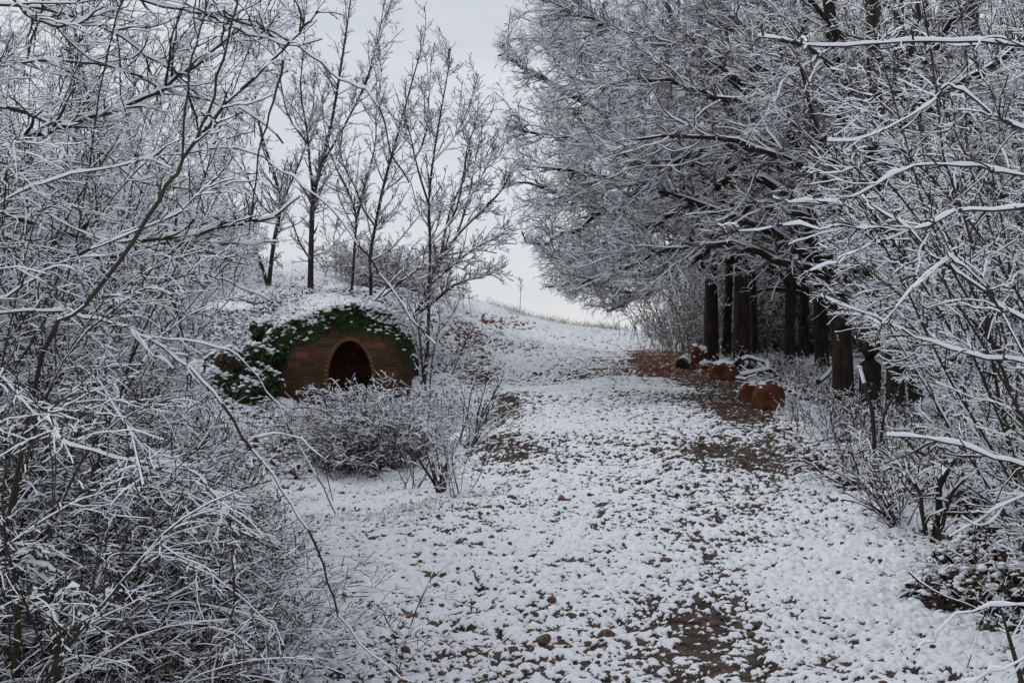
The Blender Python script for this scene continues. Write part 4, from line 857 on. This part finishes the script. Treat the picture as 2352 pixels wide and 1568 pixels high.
keyed('overhanging_tree', gp(-700, 7.5), 'mossy limbed tree reaching in at the top left with layered snowy sprays', 'tree', [
  limb([(-500,500,7),(-200,400,7),(0,332,7),(110,300,7),(210,268,7),(330,225,7),(450,150,7),(560,60,7)], .024, .006, 22),
  limb([(-500,600,7.4),(-200,470,7.4),(60,505,7.4),(160,535,7.4),(260,552,7.4),(400,545,7.4),(520,520,7.4),(620,500,7.4),(690,450,7.4)], .025, .005, 26),
  limb([(-300,500,7.6),(0,540,7.6),(200,590,7.6),(350,575,7.6),(500,560,7.6),(640,555,7.6)], .018, .005, 22),
  limb([(-300,-200,6.5),(0,-30,6.5),(60,30,6.5),(120,62,6.5),(180,55,6.5),(240,15,6.5)], .013, .005, 16),
  limb([(-100,0,7),(150,30,7),(300,100,7),(400,170,7),(440,240,7),(470,400,7)], .010, .004, 20),
  limb([(150,-60,6.8),(350,10,6.8),(500,35,6.8),(620,70,6.8),(690,110,6.8),(770,175,6.8),(840,205,6.8)], .008, .004, 22),
  limb([(840,205,6.8),(880,270,6.8),(900,350,6.8),(940,420,6.8)], .004, .003, 10),
  limb([(740,90,6.7),(650,105,6.7),(540,60,6.7),(450,20,6.7)], .004, .004, 10),
  limb([(-200,150,7.2),(50,140,7.2),(250,150,7.2),(420,220,7.2),(560,250,7.2),(650,330,7.2)], .010, .004, 20),
  limb([(-300,250,8),(0,240,8),(200,330,8),(330,420,8),(480,430,8),(600,410,8)], .012, .004, 20),
  limb([(-300,700,8),(-50,650,8),(150,690,8),(350,660,8),(500,640,8),(620,690,8)], .012, .004, 20)], 302,
  dens=(6.5, 11, 12), L1=(.25, .8), L2=(.08, .28), L3=(.03, .10), snow=.0045, tw=.0014, lsnow=.010, inside=left_side, flat=.65, trop=(.15, 0, .05), tmin=.05)
for i, (pts, lab, H, n, dr, sn, Ld) in enumerate([
    ([(-250, 7.5), (-50, 8.2), (80, 8.6)], 'wall of snow covered hazel filling the left edge at mid height', 4.3, 90, .55, .012, (.22, 0)),
    ([(60, 10.5), (200, 11.5), (-150, 10.5)], 'deeper hazel clump behind the left edge, its tips against the sky', 5.8, 90, .45, .012, (.08, 0)),
    ([(-100, 6.2), (60, 6.0)], 'nearest left shrub with fine drooping shoots spilling towards the path', 2.4, 95, 1.1, .0062, (.42, .22)),
    ([(160, 7.0), (260, 7.6), (330, 8.2)], 'low spreading shrub whose shoots droop over the snowy verge', 1.9, 90, 1.2, .0065, (.28, .2)),
    ([(-200, 13), (50, 14), (220, 15.5)], 'farthest hazel clump at the foot of the left bank', 6.2, 80, .4, .013, (.05, 0))]):
    shrub('hazel_shrub', [gp(*q) for q in pts], lab, 'shrub', n, H, .42, Ld, dr+.25, .0075, (13, 15), (.18, .5), (.05, .2), sn*.27, M_BARK, .0014, inside=left_side, rad=.25, k=14, wander=.07, group='hazel shrubs along the left edge', dens3=12, L3=(.03, .08), tminv=.10, seed=310+i, trop1=(.08, 0, -.05))
shrub('bramble', [gp(60, 5.9), gp(250, 6.2), gp(420, 6.5), gp(-60, 6.0)], 'dark tangle of brambles and low twigs in the lower left corner', 'bush', 620, 1.0, .5, (.1, .1), .9, .003, (9, 11), (.1, .3), (.04, .12), .0022, M_CANE, .0013, rad=.30, seed=320, dens3=0)
shrub('bramble', [gp(520, 7.2), gp(600, 6.8)], 'small low bramble at the edge of the stony snow, bottom left', 'bush', 120, .38, .6, (.1, 0), .9, .004, (9, 9), (.08, .2), (.03, .09), .006, M_CANE, .0018, rad=.22, seed=321)
def conifer(px, py, Y, label, seed):
    rng = np.random.default_rng(seed); c = P3(px, py, Y); g = Geo(); n = 9
    d = np.c_[rng.normal(.3, .6, n), rng.normal(-.2, .5, n), rng.normal(.1, .25, n)]; P = grow(np.tile(c, (n, 1)), d, .18+.15*rng.random(n), 7, .08, (0, 0, 0), .5, rng); R = taper(n, 7, .006, .002)
    b0 = wlimb([[c[0], c[1], zq(c[0], c[1])-.05], c+[.02, 0, -.2], c], .02, .008, 8); g.tubes(*b0, 0, 6); g.tubes(P, R, .02, 5, rng=rng, smooth=True)
    b1 = spawn([(P, R)], 60, 50, 10, (.03, .07), 4, .1, (0, 0, 0), .3, (.5, .0015), .1, 1, flat=.7, rng=rng)
    for q in b1: g.tubes(q[0], q[1]*1.8, .006, 4, wood=2, rng=rng, cover=.6)
    return tag(g.build('yew_sapling', [M_BARK, M_SNOW, M_GREEN]), label, 'sapling')
conifer(30, 1290, 5.6, 'small dark green yew sapling under snow pads at the left edge', 1)
conifer(120, 1385, 5.3, 'lower dark green yew sapling nearest the bottom left', 2)

# ================================================================ BOULDERS, LOG, STONES
import bmesh
from mathutils import noise as mnoise
def ico(sub):
    bm_ = bmesh.new(); bmesh.ops.create_icosphere(bm_, subdivisions=sub, radius=1); v = np.array([q.co[:] for q in bm_.verts]); f = np.array([[w_.index for w_ in q.verts] for q in bm_.faces]); bm_.free(); return v, f
def rock(name, loc, dims, mat, seed, snow=True, sub=4, rough=.22, sq=.6, thr=.45, sdep=.03):
    v, f = ico(sub); rng = np.random.default_rng(seed); o = rng.uniform(0, 50, 3)
    v = v/((np.abs(v)**4).sum(1, keepdims=True)**.25)**(1-sq+.15)
    dsp = np.array([mnoise.noise(Vector(q*1.1+o))*1.0+mnoise.noise(Vector(q*2.9+o))*.45+mnoise.noise(Vector(q*7+o))*.3+abs(mnoise.noise(Vector(q*4+o)))*.35 for q in v])
    v = v*(1+rough*dsp)[:, None]
    v = v*np.array(dims)/2; v[:, 2] += dims[2]*.32
    a, b_, c_ = v[f[:, 0]], v[f[:, 1]], v[f[:, 2]]; fn = nrm(np.cross(b_-a, c_-a)); ctr = (a+b_+c_)/3
    ns_ = np.array([mnoise.noise(Vector(q*9/max(dims[0], .1)*.6+o)) for q in ctr])
    mi = ((fn[:, 2]+.35*ns_) > thr).astype(int) if snow else np.zeros(len(f), int)
    if snow:
        up = np.zeros(len(v)); 
        for j in range(3): np.add.at(up, f[:, j], mi)
        v[:, 2] += sdep*np.clip(up/5, 0, 1)
    ob = mesh_obj(name, v, f, [mat, M_SNOW], mi, smooth=True); ob.location = [float(q) for q in loc]; return ob
gB = 'orange clay boulders along the right side of the path'
tag(rock('boulder', gp(1765, 18.7)-[0, 0, .05], (.42, .36, .50), M_CLAY, 1, thr=.82, sdep=.015, sq=.62, rough=.2), 'tallest square orange boulder, nearest of the row, with a thin snow cap', 'boulder', gB)
tag(rock('boulder', gp(1727, 19.6)-[0, 0, .05], (.36, .34, .40), M_CLAY, 2, thr=.6, sdep=.015), 'rounded snow topped orange boulder tucked behind the tallest one', 'boulder', gB)
tag(rock('boulder', gp(1662, 23.8)-[0, 0, .05], (.46, .36, .44), M_CLAY, 3, thr=.62, sdep=.015), 'wedge shaped orange boulder, half under snow, in the middle of the row', 'boulder', gB)
tag(rock('boulder', gp(1606, 27.2)-[0, 0, .05], (.36, .4, .50), M_CLAY, 4, thr=.55, sdep=.015, rough=.3), 'farthest orange boulder against the first dark trunk, snow on its right side', 'boulder', gB)
tag(rock('boulder', gp(1622, 26.4)-[0, 0, .05], (.25, .25, .22), M_CLAY, 5, thr=.4, rough=.3), 'smallest orange boulder at the foot of the farthest one', 'boulder', gB)
# log with a dark cut end
lg = empty('cut_log', gp(1572, 26.6), 'short grey log lying with its dark sawn end towards the path', 'log'); c = gp(1570, 26.4)+[0, 0, .11]
g = Geo(); P, R = wlimb([c+[-.05, -.10, -.03], c+[.05, .18, .03], c+[.12, .5, .08]], .12, .10, 8); R *= 1+.06*RNG.normal(0, 1, R.shape); g.tubes(P, R, .014, 12, smooth=True, cover=.4)
g.build('bark', [noise_mat('weathered_log_bark', [(.04, .036, .034), (.13, .12, .115)], scale=9, bump=.6, bscale=25), M_SNOW], lg)
T0 = nrm(P[0, 1]-P[0, 0]); s0 = nrm(np.cross(T0, [0, 0, 1])); u0 = np.cross(s0, T0); an = np.arange(12)*2*np.pi/12
v = np.array([P[0, 0]-T0*.004]+[P[0, 0]-T0*.003+R[0, 0]*.97*(math.cos(a)*s0+math.sin(a)*u0) for a in an]); fc_ = np.array([(0, 1+(i+1) % 12, 1+i) for i in range(12)])
mesh_obj('sawn_end', v, fc_, noise_mat('rotten_wood', [(.012, .010, .009), (.035, .028, .022)], scale=20), parent=lg)
# fallen branches
for i, (pts, r, lab) in enumerate([
    ([(1700,862,23.5),(1760,850,23.6),(1800,868,23.8),(1850,880,24)], .05, 'snow covered fallen branch lying behind the orange boulders'),
    ([(1690,838,24.5),(1720,822,24.6),(1770,840,24.6),(1830,858,24.8)], .045, 'thick fallen branch humped with snow at the foot of the ivy speckled trunk'),
    ([(1875,878,20.5),(1925,842,20.5),(1965,812,20.6)], .035, 'straight fallen pole propped against the nearest broad tree'),
    ([(1690,868,22.5),(1740,880,22.4),(1790,886,22.4),(1840,905,22.2)], .03, 'thin fallen branch lying lowest, just behind the tallest boulder')]):
    g = Geo(); q = limb(pts, r, r*.5, 12, .012); q[0][0, :, 2] = np.maximum(q[0][0, :, 2], zq(q[0][0, :, 0], q[0][0, :, 1])+r*.5)
    g.tubes(*q, .011, 8, smooth=True); b1 = spawn([q], 5, 45, 15, (.2, .6), 5, .12, (0, 0, .1), 0, (.5, .005), .05)
    for z in b1: g.tubes(*z, .014, 5)
    tag(g.build('fallen_branch', [M_BARK, M_SNOW]), lab, 'branch', 'fallen branches on the floor of the wood')
clump('root_mound', gp(1715, 25.2), (.38, .3, .30), 1900, 'snowy mound of roots and ivy between the boulders and the trunks', 'mound', snow=.8, leaf=.04, lump=(.02, .04), seed=11)

# stones on the path: the ones large enough to point at
GS = 'stones scattered over the snowy path'; LS = 'small brown stone lying bare in the thin snow of the path'
protos = []
for i in range(6):
    p_ = rock('stone', (0, 0, 0), (1, .75+.3*RNG.random(), .62+.15*RNG.random()), M_STONE if i != 2 else noise_mat('ochre_stone', [(.10, .05, .025), (.22, .12, .06)], scale=4, rough=.7), 30+i, snow=False, sub=3, rough=.30, sq=.85); protos.append(p_)
def place_stone(i, px, py, wpx, label=None, group='auto'):
    if group == 'auto':
        sd = 'left' if px < 1370-(py-1150)*.12 else 'right'
        dist = 'nearest stretch' if py > 1430 else 'second nearest stretch' if py > 1270 else 'middle stretch' if py > 1080 else 'stretch below the boulders' if py > 960 else 'stretch beside the boulders'
        kind_ = 'ochre' if i % 6 == 2 else 'brown'
        sz = 'larger' if wpx >= 22 else 'small' if wpx >= 12 else 'tiny'
        label = '%s %s stone half bare in snow, %s side of path, %s' % (sz, kind_, sd, dist); group = '%s %s stones on the %s side of the path, %s' % (sz, kind_, sd, dist)
    c = ground_at(px, py, 5.5, 44); s = 1.0*wpx/F*c[1]; c[2] = float(zground(c[0], c[1]))
    o = protos[i % 6] if i < 6 else protos[i % 6].copy()
    if i >= 6: C.objects.link(o)
    o.location = [float(c[0]), float(c[1]), float(c[2])-s*.22]; o.scale = (s, s, s); o.rotation_euler = (RNG.normal(0, .15), RNG.normal(0, .15), RNG.uniform(0, 6.28)); tag(o, label or LS, 'stone', group)
named = [(1532,1286,30,'largest dark round stone in the right wheel track of the path',None),(992,1435,30,'round brown stone at the lower left of the path, clear of the snow',None),(940,1418,42,'broad flat brown stone beside the round one at lower left',None),(990,1328,28,'dark grey stone alone in clean snow on the left of the path',None)]
pos = [(1148,1168,22),(1175,1150,26),(1140,1185,16),(1365,1206,20),(1290,1147,22),(1362,1293,18),(1310,1418,32),(1268,1385,22),(1250,1485,36),(1395,1480,38),(1170,1560,22),(1085,1375,18),(1225,1415,22),(1260,1350,22),
 (1112,1455,26),(1060,1450,20),(1090,1500,26),(1180,1510,24),(1240,1535,24),(1075,1545,26),(1560,1122,20),(1645,1025,18),(1785,992,24),(1612,1010,14),(1505,965,14),(1440,1010,12),(1590,1260,16),(1545,1180,14),(1130,1240,16),(1000,1350,16),(1660,1325,18),(1590,1440,22),(1725,1460,20),(1600,1425,14),(1690,1590,30),(875,1440,22),(905,1475,20),(850,1400,16),(930,1500,24),(905,1530,20),(1440,1560,24),(1500,1395,18),(1475,1345,14),(1370,1375,18),(735,1360,18),(790,1385,18),(1020,1470,22),(1330,1460,16)]
k = 0
for a, b_, w_, lb, _ in named: place_stone(k, a, b_, w_, lb, None); k += 1
for a, b_, w_ in pos: place_stone(k, a, b_, w_); k += 1
for j in range(190):
    py = 860+700*RNG.random()**.75; half = np.interp(py, [860, 1150, 1568], [230, 360, 560]); px = 1370+half*RNG.uniform(-1, .95)-(py-1150)*.12
    place_stone(k, px, py, (4+8*RNG.random()**2)*np.interp(py, [860, 1568], [.9, 1.7])); k += 1
# fine gravel
g = Geo(); n = 6000; Yg = 6+22*RNG.random(n)**1.5; Xg = RNG.uniform(-.33, .33, n)*Yg*.75+.06*Yg; cv = cover(Xg, Yg); kp = RNG.random(n) < 1.15-cv; Xg, Yg = Xg[kp], Yg[kp]
g.lumps(np.c_[Xg, Yg, zground(Xg, Yg)+.003], .006+.014*RNG.random(len(Xg))**2, 0, .7, segs=5)
tag(g.build('gravel', [M_STONE]), 'fine gravel and crumbs of soil showing through the snow on the path', 'gravel', None, 'stuff')

# ================================================================ GRASS, WEEDS AND LEAF LITTER
def blades(name, pts, n, h, label, mat=M_GRASS, spr=.35, w_=.0022, seed=0, snow=.0):
    rng = np.random.default_rng(seed); g = Geo(); X = []; Y = []
    for px, py, sx, sy, wt in pts:
        c = ground_at(px, py, 5, 42); m_ = int(n*wt); X.append(c[0]+rng.normal(0, sx, m_)); Y.append(c[1]+rng.normal(0, sy, m_))
    X = np.concatenate(X); Y = np.concatenate(Y); k = fbm(X, Y, .7, 3, 3, .7) > .46+.16*rng.random(len(X)); X, Y = X[k], Y[k]; m_ = len(X)
    P = grow(np.c_[X, Y, zground(X, Y)-.01], np.c_[rng.normal(0, spr, m_), rng.normal(0, spr, m_), np.ones(m_)], h*(.4+.8*rng.random(m_)), 4, .12, (0, 0, 0), .8, rng)
    wd = w_*np.maximum(1, Y/14); g.tubes(P, wd[:, None]*np.array([1, .8, .5, .15])[None], snow, 3, rng=rng)
    return tag(g.build(name, [mat, M_SNOW]), label, 'grass', None, 'stuff')
blades('grass', [(1250,725,.9,1.2,1),(1150,705,.9,1,1),(1330,750,.9,1,1),(1380,752,.6,1,.6),(1060,685,1,1,.6),(700,660,2,2,1),(560,700,1.4,2,.8),(640,640,1.5,1,1),(880,650,1.5,1,.8),(1090,820,.4,1,.3)], 520, .26, 'pale dry grass standing through the snow along the crest and mound', seed=1)
blades('grass', [(860,1150,.5,.5,1),(950,1180,.5,.6,1),(1040,1170,.3,.4,.8),(720,1130,.5,1,1),(640,1100,.6,1,.8),(700,1230,.5,.8,.8),(560,1180,.5,1,.8),(2030,1230,.2,.3,.4),(2100,1150,.5,.5,.6),(1880,1050,.6,.9,.7),(1800,1090,.6,.8,.5)], 1100, .10, 'short green grey grass poking through the snow beside the path', seed=2, mat=noise_mat('green_grass', [(.07, .085, .04), (.2, .21, .14), (.45, .46, .42)], scale=5), w_=.0016)
blades('grass', [(1450,900,1.2,3,1),(1550,960,1,2,.8),(1400,1000,1.3,2,.8),(1650,1060,.8,1.5,.6),(1300,1100,1.2,1.5,.5),(1200,1300,1,1.5,.4),(1700,1150,.8,1.2,.5)], 1500, .035, 'tiny tufts of green grass among the snow crumbs of the path', seed=3, mat=bpy.data.materials['green_grass'], w_=.0016, spr=.6)
# leafy weeds and lumps of snow over the left bank
def cover_plants(name, rects, n, label, seed, leaf=.03, lump=(.02, .05), dark=5, lift=.05, avoid=True):
    rng = np.random.default_rng(seed); X = []; Y = []
    for x0, x1, y0, y1, wt in rects: m_ = int(n*wt); X.append(rng.uniform(x0, x1, m_)); Y.append(rng.uniform(y0, y1, m_))
    X = np.concatenate(X); Y = np.concatenate(Y); k = (kiln_foot(X, Y) < .5) & (fbm(X, Y, .8, 2, 77) > .40+.12*rng.random(len(X))); X, Y = X[k], Y[k]; Z = zground(X, Y); m_ = len(X)
    up = fbm(X, Y, .35, 2, 78)*lift*2; g = Geo()
    g.lumps(np.c_[X, Y, Z+up*.9], lump[0]+(lump[1]-lump[0])*rng.random(m_), 1, .6, rng)
    rp = np.repeat(np.arange(m_), dark); Q = np.c_[X[rp], Y[rp], Z[rp]+up[rp]*.8]+rng.normal(0, 1, (len(rp), 3))*[.05, .05, .018]; g.leaves(Q, np.tile([0, -.4, 1.], (len(rp), 1)), leaf, 0, rng)
    st = rng.choice(m_, m_//3); P = grow(np.c_[X[st], Y[st], Z[st]], np.c_[rng.normal(0, .5, (len(st), 2)), np.ones(len(st))], .08+.22*rng.random(len(st)), 5, .15, (0, 0, 0), .5, rng); g.tubes(P, taper(len(st), 5, .003, .0015), .006, 4, rng=rng, wood=0)
    return tag(g.build(name, [M_DEADLEAF, M_SNOW]), label, 'ground cover', None, 'stuff')
cover_plants('ground_cover', [(-7, -2.6, 16.5, 23.2, 1), (-9, -4.5, 22, 28, 1), (-5, -1.8, 26.5, 30, .10), (-6, -2.2, 9.5, 16.5, .45)], 9000, 'low weeds and dead leaves under lumps of snow on the left bank', 90, dark=2)
cover_plants('ground_cover', [(3.0, 5.5, 9, 16, .6), (2.9, 5, 7, 9, .2), (4.2, 7, 16, 24, .5)], 5200, 'low brambles and leaves under lumps of snow on the right bank', 91, dark=3)
# dead leaves still hanging on the near left stem
g = Geo(); 
for i in range(26):
    a = P3(*[(640+RNG.uniform(-60, 90)), 90+RNG.uniform(-60, 110), 5.5]); g.leaves(a[None]+RNG.normal(0, .01, (3, 3)), np.array([[1, -.5, .1]]*3), .006, 0)
tag(g.build('dead_leaves', [M_DEADLEAF]), 'shrivelled dead leaves hanging from the tip of the leaning dark stem', 'leaves', None, 'stuff')
